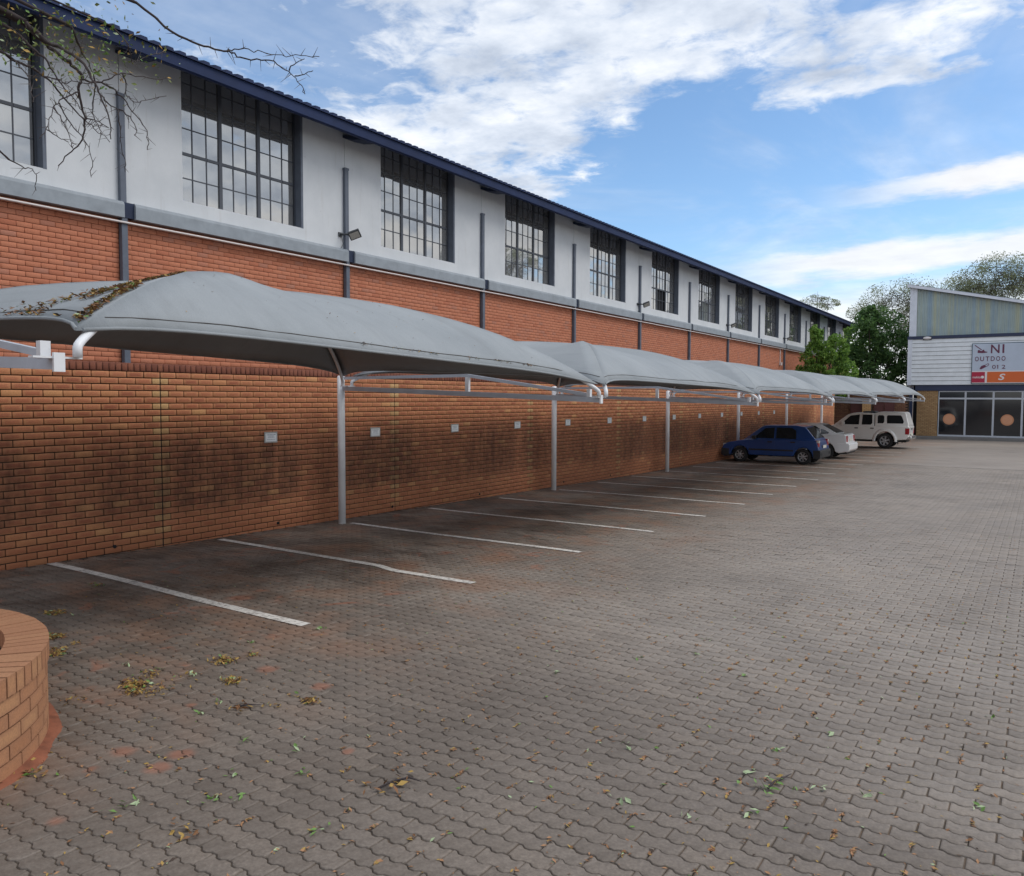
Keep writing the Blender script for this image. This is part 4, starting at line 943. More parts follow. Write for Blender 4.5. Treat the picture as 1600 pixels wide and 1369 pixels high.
def vehicle(name, label, spec, loc):
    S = spec; Wd = S['W']; h = Wd/2; t = thing(name, label, S['cat'], None, loc)
    body_m = MAT[S['paint']]
    low = list(S['bottom_front'])
    for xc, zc, r in S['arches']:
        for k in range(13):
            a = math.pi - math.pi*k/12; low.append((xc + r*math.cos(a), max(zc + r*math.sin(a), S['sill'])))
    poly = low + list(S['upper'])
    mb = MB(); mb.prism(poly, 'y', -h, h); body = bevel(mb.build('body', body_m, t), S.get('bev', 0.055), 4)
    # cabin narrowing towards the roof
    zb, zt = S['belt'], S['roof']
    def hw(z): return h - 0.045 - (S['tumble'])*(z-zb)/(zt-zb)
    for gi, gp in enumerate(S['cabins']):
        mb = MB(); n = len(gp); vs = [(x, -hw(z), z) for x, z in gp] + [(x, hw(z), z) for x, z in gp]
        mb.add(vs, [tuple(range(n-1,-1,-1)), tuple(range(n,2*n))] + [(i,(i+1)%n,n+(i+1)%n,n+i) for i in range(n)]); bevel(mb.build('cabin' if gi == 0 else 'load_cover', body_m, t), 0.045, 3, 20)
    for poly_ in S['side_glass']:
        for s in (-1, 1):
            mb = MB(); n = len(poly_); vs = [(x, s*(hw(z)-0.01), z) for x, z in poly_] + [(x, s*(hw(z)+0.006), z) for x, z in poly_]
            mb.add(vs, [tuple(range(n-1,-1,-1)), tuple(range(n,2*n))] + [(i,(i+1)%n,n+(i+1)%n,n+i) for i in range(n)]); mb.build('side_window', MAT['car_glass'], t)
    for nm, (x0, z0), (x1, z1) in S['end_glass']:
        d = Vector((x1-x0, 0, z1-z0)).normalized(); nr = Vector((-d.z, 0, d.x)); nr = nr if nm == 'windscreen' else -nr
        if (nm == 'windscreen') != (nr.x < 0): nr = -nr
        mb = MB(); a, b = hw(z0)-0.07, hw(z1)-0.07; o_ = nr*0.007
        vs = [Vector((x0,-a,z0))+o_, Vector((x0,a,z0))+o_, Vector((x1,b,z1))+o_, Vector((x1,-b,z1))+o_]; vs += [v - nr*0.02 for v in vs]
        mb.add(vs, [(0,1,2,3),(7,6,5,4),(0,4,5,1),(1,5,6,2),(2,6,7,3),(3,7,4,0)]); mb.build(nm, MAT['car_glass'], t)
    # doors: plates standing a hair proud with a shadow gap round them
    for dp in S['doors']:
        for s in (-1, 1):
            mb = MB(); mb.prism(dp['poly'], 'y', s*(h-0.02), s*(h+0.005)); d = bevel(mb.build('door', body_m, t), 0.004, 1)
            mb = MB(); hx, hz = dp['handle']; mb.cbox(hx-0.085, hx+0.085, min(s*(h+0.0052), s*(h+0.035)), max(s*(h+0.0052), s*(h+0.035)), hz-0.022, hz+0.022, 0.008); mb.build('handle', MAT[dp.get('hm', 'black_plastic')], d)
    wr, ww = S['wheel'], 0.20
    for xc, zc, r in S['arches']:
        for s in (-1, 1):
            yc = s*(h - 0.115)
            w = bpy.data.objects.new('wheel', None); COL.objects.link(w); w.parent = t; w.location = (xc, yc, wr); w.empty_display_size = 0.1
            mb = MB(); k = wr
            mb.lathe([(k*0.62,-ww/2),(k*0.86,-ww/2-0.006),(k*0.97,-ww/2+0.02),(k,-ww/2+0.05),(k,ww/2-0.05),(k*0.97,ww/2-0.02),(k*0.86,ww/2+0.006),(k*0.62,ww/2)], (0,0,0), 'y', 28); mb.build('tyre', MAT['tyre'], w)
            mb = MB(); rr = k*0.64; o = s*(ww/2 - 0.01)
            mb.lathe([(rr, o),(rr*0.94, o+s*0.006),(rr*0.88, o-s*0.015),(rr*0.86,o-s*0.05)], (0,0,0), 'y', 28)
            nsp = S['spokes']
            for j in range(nsp):
                a = 2*math.pi*j/nsp + 0.3
                mb.bar((rr*0.16*math.cos(a), o-s*0.012, rr*0.16*math.sin(a)), (rr*0.9*math.cos(a), o-s*0.010, rr*0.9*math.sin(a)), 0.02, S['spoke_w'])
            mb.lathe([(0.0, o),(rr*0.2, o-s*0.002),(rr*0.24, o-s*0.02)], (0,0,0), 'y', 14); mb.build('rim', MAT['rim'], w)
            mb = MB(); mb.lathe([(rr*0.87, o-s*0.045),(0.0, o-s*0.05)], (0,0,0), 'y', 20); mb.build('brake_disc', MAT['black_plastic'], w)
    for nm, m, (x0,x1,y0,y1,z0,z1) in S['extras']:
        for s in ((-1, 1) if y0 is not None and nm not in S['middle'] else (1,)):
            mb = MB()
            if s == -1: mb.cbox(x0, x1, -y1, -y0, z0, z1, min(0.012, (x1-x0)/4, (y1-y0)/4))
            else: mb.cbox(x0, x1, y0, y1, z0, z1, min(0.012, (x1-x0)/4, (y1-y0)/4))
            bevel(mb.build(nm, MAT[m], t), 0.008, 2)
    for nm, m, pl_, y0, y1 in S.get('profiles', ()):
        mb = MB(); mb.prism(pl_, 'y', y0, y1); bevel(mb.build(nm, MAT[m], t), 0.03, 3)
    return t
# blue five door hatchback, nose to the wall
hw_ = 0.81
hatch = dict(cat='car', W=1.62, paint='car_blue', sill=0.2, belt=0.86, roof=1.42, tumble=0.15, wheel=0.285, spokes=7, spoke_w=0.045, bev=0.07,
  bottom_front=[(0.0,0.56),(0.0,0.30),(0.06,0.20)], arches=[(0.70,0.285,0.335),(3.06,0.285,0.335)],
  upper=[(3.45,0.22),(3.62,0.30),(3.64,0.56),(3.56,0.88),(3.40,0.92),(1.05,0.89),(0.75,0.84),(0.30,0.75),(0.08,0.67)],
  cabins=[[(0.80,0.84),(1.48,1.36),(1.66,1.41),(2.75,1.42),(3.10,1.37),(3.52,0.90),(3.50,0.80),(0.9,0.80)]],
  side_glass=[[(1.20,0.93),(1.64,1.30),(1.98,1.33),(1.98,0.93)],[(2.06,0.93),(2.06,1.33),(2.62,1.33),(2.78,1.22),(2.80,0.93)]],
  end_glass=[('windscreen',(0.90,0.91),(1.45,1.33)),('rear_window',(3.47,0.96),(3.13,1.34))],
  doors=[dict(poly=[(1.09,0.36),(1.09,0.84),(2.01,0.86),(2.01,0.36)],handle=(1.85,0.80)),dict(poly=[(2.035,0.36),(2.035,0.86),(2.86,0.86),(2.76,0.62),(2.66,0.40),(2.62,0.36)],handle=(2.70,0.81))],
  middle=('number_plate','bumper_strip','wiper','roof_strip','brake_lamp'),
  extras=[('tail_lamp','lamp_red',(3.50,3.615,0.60,0.80,0.66,0.90)),('tail_lamp_lens','lamp_clear',(3.53,3.625,0.62,0.805,0.80,0.90)),('headlamp','lamp_clear',(0.03,0.22,0.50,0.79,0.585,0.69)),
          ('number_plate','plate',(3.635,3.66,-0.25,0.25,0.60,0.71)),('wing_mirror','black_plastic',(1.20,1.34,0.80,0.95,0.90,1.03)),('rub_strip','black_plastic',(1.06,2.72,0.806,0.826,0.47,0.53)),('wiper','black_plastic',(3.44,3.47,-0.30,0.25,0.97,0.99)),('reversing_lamp','lamp_clear',(3.655,3.69,0.55,0.72,0.36,0.43))],
  profiles=[('rear_bumper','black_plastic',[(3.42,0.22),(3.66,0.24),(3.69,0.30),(3.69,0.52),(3.66,0.55),(3.42,0.55)],-0.815,0.815),('front_bumper','black_plastic',[(-0.04,0.24),(0.30,0.20),(0.30,0.52),(0.0,0.54),(-0.05,0.48)],-0.812,0.812)])
vehicle('blue_hatchback', 'dark blue five door hatchback parked nose to the wall, nearest of the three vehicles', hatch, (0.16, 28.65+0.80, gzf(29.4))).scale = (0.95, 0.98, 0.97)
saloon = dict(cat='car', W=1.66, paint='car_white', sill=0.2, belt=0.88, roof=1.41, tumble=0.15, wheel=0.30, spokes=5, spoke_w=0.06, bev=0.09,
  bottom_front=[(0.0,0.56),(0.0,0.30),(0.08,0.20)], arches=[(0.80,0.30,0.35),(3.28,0.30,0.35)],
  upper=[(3.80,0.24),(4.12,0.30),(4.20,0.42),(4.20,0.60),(4.13,0.64),(4.10,0.94),(4.02,1.0),(3.70,1.01),(1.25,0.90),(0.9,0.86),(0.3,0.77),(0.06,0.68)],
  cabins=[[(1.0,0.86),(1.75,1.35),(1.95,1.40),(2.70,1.41),(3.0,1.37),(3.74,1.0),(3.70,0.84),(1.1,0.84)]],
  side_glass=[[(1.48,0.95),(1.92,1.30),(2.25,1.32),(2.25,0.95)],[(2.33,0.95),(2.33,1.32),(2.75,1.31),(2.95,1.2),(2.97,0.97)],[(3.02,0.99),(3.0,1.20),(3.22,1.14),(3.36,1.05),(3.32,1.01)]],
  end_glass=[('windscreen',(1.12,0.94),(1.72,1.32)),('rear_window',(3.66,1.05),(3.05,1.345))],
  doors=[dict(poly=[(1.30,0.36),(1.30,0.86),(2.28,0.88),(2.28,0.36)],handle=(2.1,0.82),hm='car_white'),dict(poly=[(2.305,0.36),(2.305,0.88),(3.05,0.90),(2.98,0.64),(2.88,0.42),(2.84,0.36)],handle=(2.9,0.84),hm='car_white')],
  middle=('number_plate','boot_badge'),
  extras=[('tail_lamp','lamp_red',(3.98,4.125,0.56,0.818,0.68,0.93)),('number_plate','plate',(4.12,4.14,-0.25,0.25,0.72,0.82)),('headlamp','lamp_clear',(0.02,0.24,0.50,0.80,0.60,0.72)),('wing_mirror','car_white',(1.45,1.58,0.82,0.98,0.92,1.05)),('bumper_reflector','lamp_red',(4.19,4.206,0.55,0.70,0.44,0.48))],
  profiles=[('rear_bumper','car_white',[(3.72,0.28),(4.18,0.30),(4.25,0.38),(4.26,0.58),(4.20,0.65),(3.72,0.65)],-0.838,0.838),('rear_valance','black_plastic',[(3.76,0.21),(4.14,0.22),(4.17,0.295),(3.76,0.275)],-0.80,0.80)])
vehicle('white_saloon', 'white saloon car with red tail lamps, between the blue hatchback and the pickup', saloon, (0.12, 32.5+0.83, gzf(33.3))).scale = (0.885, 0.97, 0.985)
pick = dict(cat='pickup truck', W=1.84, paint='pickup_white', sill=0.42, belt=1.08, roof=1.80, tumble=0.17, wheel=0.385, spokes=6, spoke_w=0.075, bev=0.06,
  bottom_front=[(0.0,0.85),(0.0,0.45),(0.08,0.42)], arches=[(0.92,0.385,0.47),(3.90,0.385,0.47)],
  upper=[(4.90,0.46),(5.02,0.60),(5.06,1.06),(5.02,1.12),(1.30,1.10),(1.1,1.08),(0.3,1.02),(0.05,0.95)],
  cabins=[[(1.22,1.06),(2.02,1.66),(2.28,1.74),(3.10,1.75),(3.32,1.72),(3.36,1.04),(1.3,1.04)],[(3.385,1.04),(3.385,1.74),(3.6,1.80),(4.75,1.80),(4.86,1.76),(5.04,1.14),(5.0,1.04)]],
  side_glass=[[(1.66,1.16),(2.16,1.60),(2.62,1.655),(2.60,1.16)],[(2.74,1.16),(2.76,1.655),(3.24,1.655),(3.26,1.24),(3.18,1.16)],[(3.52,1.24),(3.51,1.58),(3.56,1.64),(3.76,1.64),(3.83,1.58),(3.84,1.30),(3.78,1.24)],[(3.98,1.24),(3.96,1.58),(4.0,1.64),(4.62,1.64),(4.68,1.58),(4.79,1.32),(4.74,1.24)]],
  end_glass=[('windscreen',(1.38,1.16),(1.98,1.61)),('rear_window',(4.99,1.24),(4.88,1.66))],
  doors=[dict(poly=[(1.62,0.50),(1.50,0.80),(1.50,1.06),(2.66,1.06),(2.66,0.50)],handle=(2.48,0.99)),dict(poly=[(2.69,0.50),(2.69,1.06),(3.42,1.06),(3.42,0.50)],handle=(3.27,0.99))],
  middle=('number_plate','tailgate_handle','roof_spoiler','roof_load'),
  extras=[('tail_lamp','lamp_red',(4.86,5.055,0.76,0.928,0.72,1.02)),('number_plate','plate',(5.055,5.075,-0.25,0.25,0.66,0.76)),('headlamp','lamp_clear',(0.02,0.3,0.55,0.90,0.82,0.98)),('wing_mirror','pickup_white',(1.74,1.90,0.92,1.12,1.12,1.30)),('tailgate_handle','black_plastic',(5.055,5.085,-0.14,0.14,0.94,1.0)),
          ('roof_load','black_plastic',(2.72,3.34,-0.45,0.45,1.745,1.82)),('rear_flap','black_plastic',(4.50,4.53,0.66,0.86,0.22,0.50))],
  profiles=[('rear_bumper','chrome',[(4.86,0.46),(5.16,0.46),(5.18,0.50),(5.18,0.60),(5.12,0.64),(4.86,0.60)],-0.86,0.86),('chassis','black_plastic',[(1.3,0.32),(4.9,0.32),(4.9,0.43),(1.3,0.43)],-0.62,0.62)])
pk = vehicle('white_pickup', 'white double cab pickup with a windowed white canopy over its load bed', pick, (0.06, 42.15+0.90, gzf(42.6))); pk.scale = (0.925, 0.97, 1.0)
for s in (-1, 1):      # wide wheel arch flares
    for xc in (0.92, 3.90):
        mb = MB(); n = 16; vs = []
        for k in range(n+1):
            a = math.pi*1.02 - math.pi*1.04*k/n
            for r, y in ((0.465, 0.90), (0.465, 0.965), (0.50, 0.975), (0.60, 0.945), (0.60, 0.90)): vs.append((xc + r*math.cos(a), s*y, 0.385 + r*math.sin(a)))
        mb.add(vs, [(k*5+j, k*5+(j+1)%5, (k+1)*5+(j+1)%5, (k+1)*5+j) for k in range(n) for j in range(5)], 0, True); mb.build('arch_flare', MAT['pickup_white'], pk)

# ------------------------------------------------------------------ shop across the end of the lot
SY = 55.0; SX0 = 2.95; SX1 = 17.0
shop = thing('shop_building', 'shop with tall pale ribbed cladding under a sloping roof and glass front', 'shop', None, (SX0, SY, -0.5)); SO = Vector(shop.location)
def sb(name, m, fn, parent=None):
    mb = MB(); fn(mb); mb.v = [tuple(Vector(v) - SO) for v in mb.v]; return mb.build(name, MAT[m] if isinstance(m, str) else m, parent or shop)
mat('trim_white', base=(0.72,0.76,0.84), rough=0.5, var=(3, 0.12)); mat('board_white', base=(0.76,0.80,0.83), rough=0.45, var=(2.5, 0.14)); mat('navy', base=(0.022,0.035,0.085), rough=0.5, var=(3, 0.2))
def clad_b(N, b):
    pos = pos_of(N); x, y, z = N.sep(pos)
    s = N.noise(N.comb(N.m('MULTIPLY', x, 2.6), 0.0, 0.0), 1.0, 3, 0.6); s2 = N.noise(pos, 1.2, 5, 0.6)
    c = N.ramp(s, [(0.34, (0.26,0.37,0.47)), (0.5, (0.35,0.43,0.42)), (0.64, (0.43,0.46,0.34))]); c = N.mix(1.0, c, N.ramp(s2, [(0.3, (0.88,)*3), (0.7, (1.08,)*3)]), 'MULTIPLY')
    N.put(b.inputs['Base Color'], c)
mat('ribbed_cladding', clad_b, rough=0.5); mat('aluminium', base=(0.50,0.53,0.58), rough=0.4, var=(5, 0.1)); mat('shop_glass', base=(0.014,0.016,0.02), rough=0.06, spec=0.7)
mat('sticker_orange', base=(0.55,0.24,0.12), rough=0.5); mat('sticker_inner', base=(0.62,0.30,0.17), rough=0.5); mat('sign_face', base=(0.50,0.57,0.68), rough=0.5, var=(1.5, 0.1)); mat('sign_edge', base=(0.05,0.10,0.14), rough=0.5)
mat('letter_maroon', base=(0.13,0.03,0.07), rough=0.6); mat('logo_red', base=(0.42,0.012,0.05), rough=0.5); mat('logo_orange', base=(0.66,0.13,0.025), rough=0.5); mat('logo_white', base=(0.75,0.72,0.72), rough=0.5)
mat('slab_grey', base=(0.17,0.165,0.16), rough=0.9, var=(2, 0.25))
topz = lambda x: 9.0 - 0.228*(x - SX0)
sb('wall_core', 'dark_interior', lambda m: m.prism([(SX0+0.3, -1.0), (SX1, -1.0), (SX1, topz(SX1)-0.12), (SX0+0.3, topz(SX0+0.3)-0.12)], 'y', SY+0.55, SY+14))
def ribs(m):
    x = SX0 + 0.36; pr = []
    while x < SX1 - 0.1: pr += [(x, 0), (x+0.07, 0), (x+0.09, -0.035), (x+0.15, -0.035), (x+0.17, 0)]; x += 0.19
    n = len(pr); vs = [(a, SY+0.32+b, 5.84) for a, b in pr] + [(a, SY+0.32+b, topz(a)-0.10) for a, b in pr]
    m.add(vs, [(i, i+1, n+i+1, n+i) for i in range(n-1)])
sb('ribbed_cladding', 'ribbed_cladding', ribs)
sb('corner_trim', 'trim_white', lambda m: m.prism([(SX0+0.0, 5.84), (SX0+0.40, 5.84), (SX0+0.40, topz(SX0+0.40)-0.08), (SX0+0.0, topz(SX0)-0.08)], 'y', SY+0.22, SY+0.5))
sb('side_wall', 'trim_white', lambda m: m.box(SX0+0.002, SX0+0.298, SY+0.502, SY+14, 2.45, 8.6))
sb('roof', 'grey_paint', lambda m: m.prism([(SX0-0.12, topz(SX0-0.12)-0.06), (SX1, topz(SX1)-0.06), (SX1, topz(SX1)+0.10), (SX0-0.12, topz(SX0-0.12)+0.10)], 'y', SY+0.02, SY+14.4))
sb('roof_flashing', 'trim_white', lambda m: m.prism([(SX0-0.14, topz(SX0-0.14)-0.10), (SX1, topz(SX1)-0.10), (SX1, topz(SX1)+0.06), (SX0-0.14, topz(SX0-0.14)+0.06)], 'y', SY-0.02, SY+0.018))
sb('navy_band', 'navy', lambda m: m.box(SX0-0.05, SX1, SY-0.06, SY+0.5, 5.645, 5.838))
sb('lower_navy_band', 'navy', lambda m: m.box(SX0+0.45, SX1, SY+0.05, SY+0.5, 2.45, 2.798))
sb('board_end_trim', 'trim_white', lambda m: m.box(SX0-0.02, SX0+0.22, SY-0.035, SY+0.5, 2.80, 5.643))
nbd = 11; bh = (5.643-2.80)/nbd
for k in range(nbd):
    z0 = 2.80 + k*bh
    sb('cladding_board', 'board_white', lambda m: m.prism([(SY+0.02, z0+0.012), (SY-0.028, z0+0.012), (SY-0.03, z0+0.03), (SY+0.0, z0+bh-0.004), (SY+0.02, z0+bh-0.004)], 'x', SX0+0.222, SX1))
sb('board_backing', 'navy', lambda m: m.box(SX0+0.222, SX1, SY+0.022, SY+0.5, 2.80, 5.643))
# brick pier beside the glass front
sb('pier_core', 'mortar', lambda m: m.box(3.55, 4.63, SY+0.115, SY+0.5, -1.0, 2.448))
mat('shop_brick', brick_build([(0.0, (0.34,0.20,0.095)), (0.5, (0.42,0.26,0.125)), (1.0, (0.47,0.30,0.15))], (0.40,0.25,0.12), 0.4, None), rough=0.85)
def rot_brick():      # a brick facing the lot (normal -Y)
    V, F, uv = brick_mesh(0.222, 0.073, 0.05, None); V2 = np.c_[V[:,1], -V[:,0], V[:,2]]; me = np_mesh('brick', V2, [F[:, ::-1]], MAT['shop_brick'], uv=uv[:, ::-1].reshape(-1,2)); return me
rb = rot_brick()
for c in range(34):
    for k in range(5):
        x = 3.50 + 0.118 + k*0.234 + (0.117 if c % 2 else 0); z = -0.44 + 0.0425 + c*0.085
        if c % 2 and k == 4:
            for xe in (3.50 + 0.062, 3.50 + 5*0.234 - 0.062):
                o = link('brick', rb, shop); o.scale = (0.49, 1, 1); o.location = Vector((xe, SY+0.10, z)) - SO
            continue
        o = link('brick', rb, shop); o.location = Vector((x, SY+0.10 + RNG.normal(0,0.0015), z)) - SO
# aluminium shopfront
xs = [4.70 + 1.455*k for k in range(9)]
for k in range(8):
    x0, x1 = xs[k], xs[k+1]; fr = []
    def frame(m):
        m.box(x0+0.002, x0+0.05, SY+0.10, SY+0.18, -0.36, 2.43); m.box(x1-0.05, x1-0.002, SY+0.10, SY+0.18, -0.36, 2.43)
        for za, zb in ((-0.36,-0.26),(1.92,2.02),(2.37,2.43)): m.box(x0+0.052, x1-0.052, SY+0.105, SY+0.175, za, zb)
    f = sb('shop_window', 'aluminium', frame)
    sb('pane', 'shop_glass', lambda m: m.box(x0+0.04, x1-0.04, SY+0.14, SY+0.15, -0.30, 1.96), f); sb('transom_pane', 'shop_glass', lambda m: m.box(x0+0.04, x1-0.04, SY+0.14, SY+0.15, 1.98, 2.40), f)
    if k % 2 == 0:
        xc = (x0+x1)/2 - (0.12 if k == 0 else 0.0); zc = 0.70
        sb('round_sticker', 'sticker_orange', lambda m: (m.lathe([(0.0,-0.004),(0.335,-0.004),(0.335,0.0)], (xc, SY+0.139, zc), 'y', 32, smooth=False)), f)
        sb('sticker_print', 'sticker_inner', lambda m: (m.lathe([(0.0,-0.007),(0.26,-0.007),(0.26,-0.004)], (xc, SY+0.139, zc), 'y', 32, smooth=False)), f)
step = kind(sb('pavement', 'slab_grey', lambda m: m.box(2.2, SX1, SY-1.4, SY+0.54, -0.9, -0.365)), 'structure'); step.parent = None; step.location = SO
kb = kind(sb('kerb', 'slab_grey', lambda m: m.box(2.05, SX1, SY-1.55, SY-1.402, -0.9, -0.375)), 'structure'); kb.parent = None; kb.location = SO
# sign board on the boards
sg = thing('shop_sign', 'pale blue sign board with maroon lettering on the white boards', 'sign', None, (6.42, SY-0.12, 2.85)); GO = Vector(sg.location)
SXp = lambda px: 6.42 + (px - 1519)*0.0342; SZp = lambda py: 2.85 + (600 - py)*0.0386
cx_ = lambda a: SXp(1490 + a/12.45); cz_ = lambda a: SZp(510 + a/12.45)
def gb(name, m, fn):
    mb = MB(); fn(mb); mb.v = [tuple(Vector(v) - GO) for v in mb.v]; return mb.build(name, MAT[m], sg)
SR = 10.5
gb('sign_frame', 'sign_edge', lambda m: m.box(6.42, SR, SY-0.10, SY-0.032, 2.85, 5.28))
gb('sign_face', 'sign_face', lambda m: m.box(6.46, SR-0.04, SY-0.106, SY-0.101, 2.89, 5.24))
gb('white_strip', 'logo_white', lambda m: m.box(6.462, SR-0.042, SY-0.109, SY-0.1065, 2.895, 3.62))
gb('red_panel', 'logo_red', lambda m: m.box(cx_(372), cx_(622), SY-0.113, SY-0.1095, cz_(1095), cz_(890)))
gb('orange_panel', 'logo_orange', lambda m: m.box(cx_(662), SR-0.08, SY-0.113, SY-0.1095, cz_(1095), cz_(890)))
def text(s, x, z, h, m, name='lettering', wid=None, shear=0.0, bold=0.0):
    c = bpy.data.curves.new('lettering', 'FONT'); c.body = s; c.size = 1.0; c.extrude = 0.004; c.shear = shear; c.offset = bold
    o = bpy.data.objects.new('lettering', c); COL.objects.link(o); bpy.context.view_layer.update()
    me = bpy.data.meshes.new_from_object(o.evaluated_get(bpy.context.evaluated_depsgraph_get())); bpy.data.objects.remove(o); bpy.data.curves.remove(c)
    co = np.array([v.co for v in me.vertices]); lo, hi = co.min(0), co.max(0)
    sz = h/(hi[1]-lo[1]); sx = (wid/(hi[0]-lo[0])) if wid else sz
    for v in me.vertices:
        a = v.co.copy(); v.co = (x + (a.x-lo[0])*sx - GO.x, SY-0.1145 - a.z*0.5 - GO.y, z + (a.y-lo[1])*sz - GO.z)
    me.materials.clear(); me.materials.append(MAT[m]); me.update(); return link(name, me, sg)
text('N', cx_(718), cz_(535), cz_(368)-cz_(535), 'letter_maroon', wid=cx_(878)-cx_(718), bold=0.012); text('I', cx_(930), cz_(535), cz_(368)-cz_(535), 'letter_maroon', wid=cx_(965)-cx_(930), bold=0.0)
for k, ch in enumerate('OUTDOO'):
    text(ch, cx_(425 + k*99), cz_(682), cz_(594)-cz_(682), 'letter_maroon', wid=cx_(500)-cx_(428), bold=0.012)
gb('lettering', 'letter_maroon', lambda m: (m.box(cx_(752+96), cx_(752+112), SY-0.116, SY-0.108, cz_(833), cz_(760)), m.box(cx_(752+88), cx_(752+95.5), SY-0.116, SY-0.108, cz_(778), cz_(766))))
for k, ch in enumerate('012'):
    if ch == '1': continue
    text(ch, cx_(752 + k*88), cz_(833), cz_(760)-cz_(833), 'letter_maroon', wid=cx_(818 if k != 1 else 790)-cx_(752), bold=0.004)
text('makita', cx_(392), cz_(1012), cz_(968)-cz_(1012), 'logo_white', wid=cx_(545)-cx_(392), bold=0.01)
gb('logo_disc', 'logo_white', lambda m: m.lathe([(0.0,-0.003),(0.085,-0.003),(0.085,0.0)], (cx_(578), SY-0.1135, cz_(990)), 'y', 20, smooth=False))
text('S', cx_(870), cz_(1050), cz_(930)-cz_(1050), 'logo_white', wid=cx_(1000)-cx_(870), shear=0.25, bold=0.02)
def mower(m):
    y = SY-0.1095; P = lambda a, b: (cx_(a), y, cz_(b)); m.bar(P(415,372), P(545,465), 0.006, 0.05)
    m.prism([(cx_(470),cz_(522)),(cx_(560),cz_(528)),(cx_(650),cz_(520)),(cx_(655),cz_(505)),(cx_(600),cz_(492)),(cx_(590),cz_(460)),(cx_(560),cz_(470)),(cx_(555),cz_(485)),(cx_(520),cz_(480)),(cx_(500),cz_(465)),(cx_(475),cz_(470))], 'y', y-0.003, y+0.003)
gb('mower_emblem', 'letter_maroon', mower)
def saw(m):
    y = SY-0.1095; m.prism([(cx_(515),cz_(835)),(cx_(545),cz_(780)),(cx_(600),cz_(755)),(cx_(635),cz_(775)),(cx_(625),cz_(800)),(cx_(580),cz_(825)),(cx_(545),cz_(840))], 'y', y-0.003, y+0.003)
    for a, b in (((610,765),(675,730)),((675,730),(690,740)),((690,740),(680,765)),((680,765),(625,797))): m.bar((cx_(a[0]),y,cz_(a[1])), (cx_(b[0]),y,cz_(b[1])), 0.006, 0.03)
gb('saw_emblem', 'letter_maroon', saw)
lt = thing('security_lamp', 'small white bulkhead lamp on the navy band at the shop corner', 'lamp', None, (4.0, SY-0.06, 5.70)); mb = MB(); mb.lathe([(0.0,-0.06),(0.12,-0.05),(0.16,0.0)], (0,-0.005,0), 'y', 14); mb.v = [(x*1.4, y, z*0.6) for x, y, z in mb.v]; mb.build('lens', MAT['logo_white'], lt); mb = MB(); mb.box(-0.24,0.24,-0.004,0.0,-0.12,0.12); mb.build('base', MAT['lamp_black'], lt)

# boundary behind the pickup: dark brick wall, pale pillar and gate leaves
bw = thing('back_wall', 'dark brown brick wall behind the pickup at the end of the lot', 'wall', None, (0, 53.2, -0.5))
mb = MB(); mb.box(-3.2, 3.3, 0.002, 0.22, -0.2, 2.95); mb.build('wall_core', MAT['mortar'], bw)
rows_v, rows_f, U, T = [], [], [], []; j = 0
for c in range(34):
    for k in range(28):
        V, F, uv = brick_mesh(0.222, 0.073, 0.03, None); x = -3.15 + 0.117*(c % 2) + k*0.2325 + 0.11
        if x > 3.2: continue
        rows_v.append(np.c_[V[:,1]+x, -V[:,0], V[:,2]+0.0425+c*0.085]); rows_f.append(F[:, ::-1]+12*j); U.append(uv[:, ::-1].reshape(-1,2)); T.append(np.full(12, RNG.random())); j += 1
mat('dark_brick', brick_build([(0.0, (0.13,0.06,0.035)), (0.5, (0.18,0.085,0.05)), (1.0, (0.23,0.115,0.06))], (0.2,0.1,0.06), 0.4, None), rough=0.9)
kind(link('brickwork', np_mesh('brickwork', np.concatenate(rows_v), [np.concatenate(rows_f)], MAT['dark_brick'], uv=np.concatenate(U), tone=np.concatenate(T)), bw), 'stuff')
pp = thing('brick_pillar', 'pale yellow brick pillar beside the dark gate leaves behind the pickup', 'pillar', None, (1.05, 52.7, -0.5)); mb = MB(); mb.box(-0.24, 0.24, -0.22, 0.22, -0.1, 2.5); mb.build('pillar_core', MAT['mortar'], pp)
mb = MB()
for c in range(29):
    z = 0.005 + c*0.085; o = 0.0 if c % 2 else 0.12
    for x0, x1 in (((-0.248,-0.006),(0.006,0.248)) if c % 2 else ((-0.248,-0.128),(-0.118,0.118),(0.128,0.248))): mb.box(x0, x1, -0.232, -0.221, z, z+0.073)
kind(mb.build('pillar_bricks', MAT['pale_brick'], pp), 'stuff')
mat('gate_red', base=(0.10,0.03,0.028), rough=0.6, var=(4, 0.3))
gt = thing('gate', 'dark red metal gate leaves either side of the pale pillar', 'gate', None, (1.2, 52.9, -0.5))
for x0, x1 in ((-1.15, -0.5), (0.2, 0.75), (0.8, 1.35)):
    mb = MB(); mb.box(x0, x0+0.05, -0.03, 0.03, 0.05, 2.3); mb.box(x1-0.05, x1, -0.03, 0.03, 0.05, 2.3); mb.box(x0+0.051, x1-0.051, -0.03, 0.03, 2.25, 2.3); mb.box(x0+0.051, x1-0.051, -0.01, 0.01, 0.06, 2.249); mb.build('gate_leaf', MAT['gate_red'], gt)
for x, y, h, lab in ((3.22, 54.6, 3.1, 'navy steel post at the corner of the shop front'), (-0.75, 49.6, 2.3, 'dark navy steel post at the far end of the boundary wall')):
    po = thing('steel_post', lab, 'post', None, (x, y, -0.5)); mb = MB(); mb.cbox(-0.11, 0.11, -0.11, 0.11, -0.05, h, 0.01); mb.build('shaft', MAT['navy'], po); mb = MB(); mb.box(-0.13, 0.13, -0.13, 0.13, h, h+0.03); mb.build('cap', MAT['navy'], po)

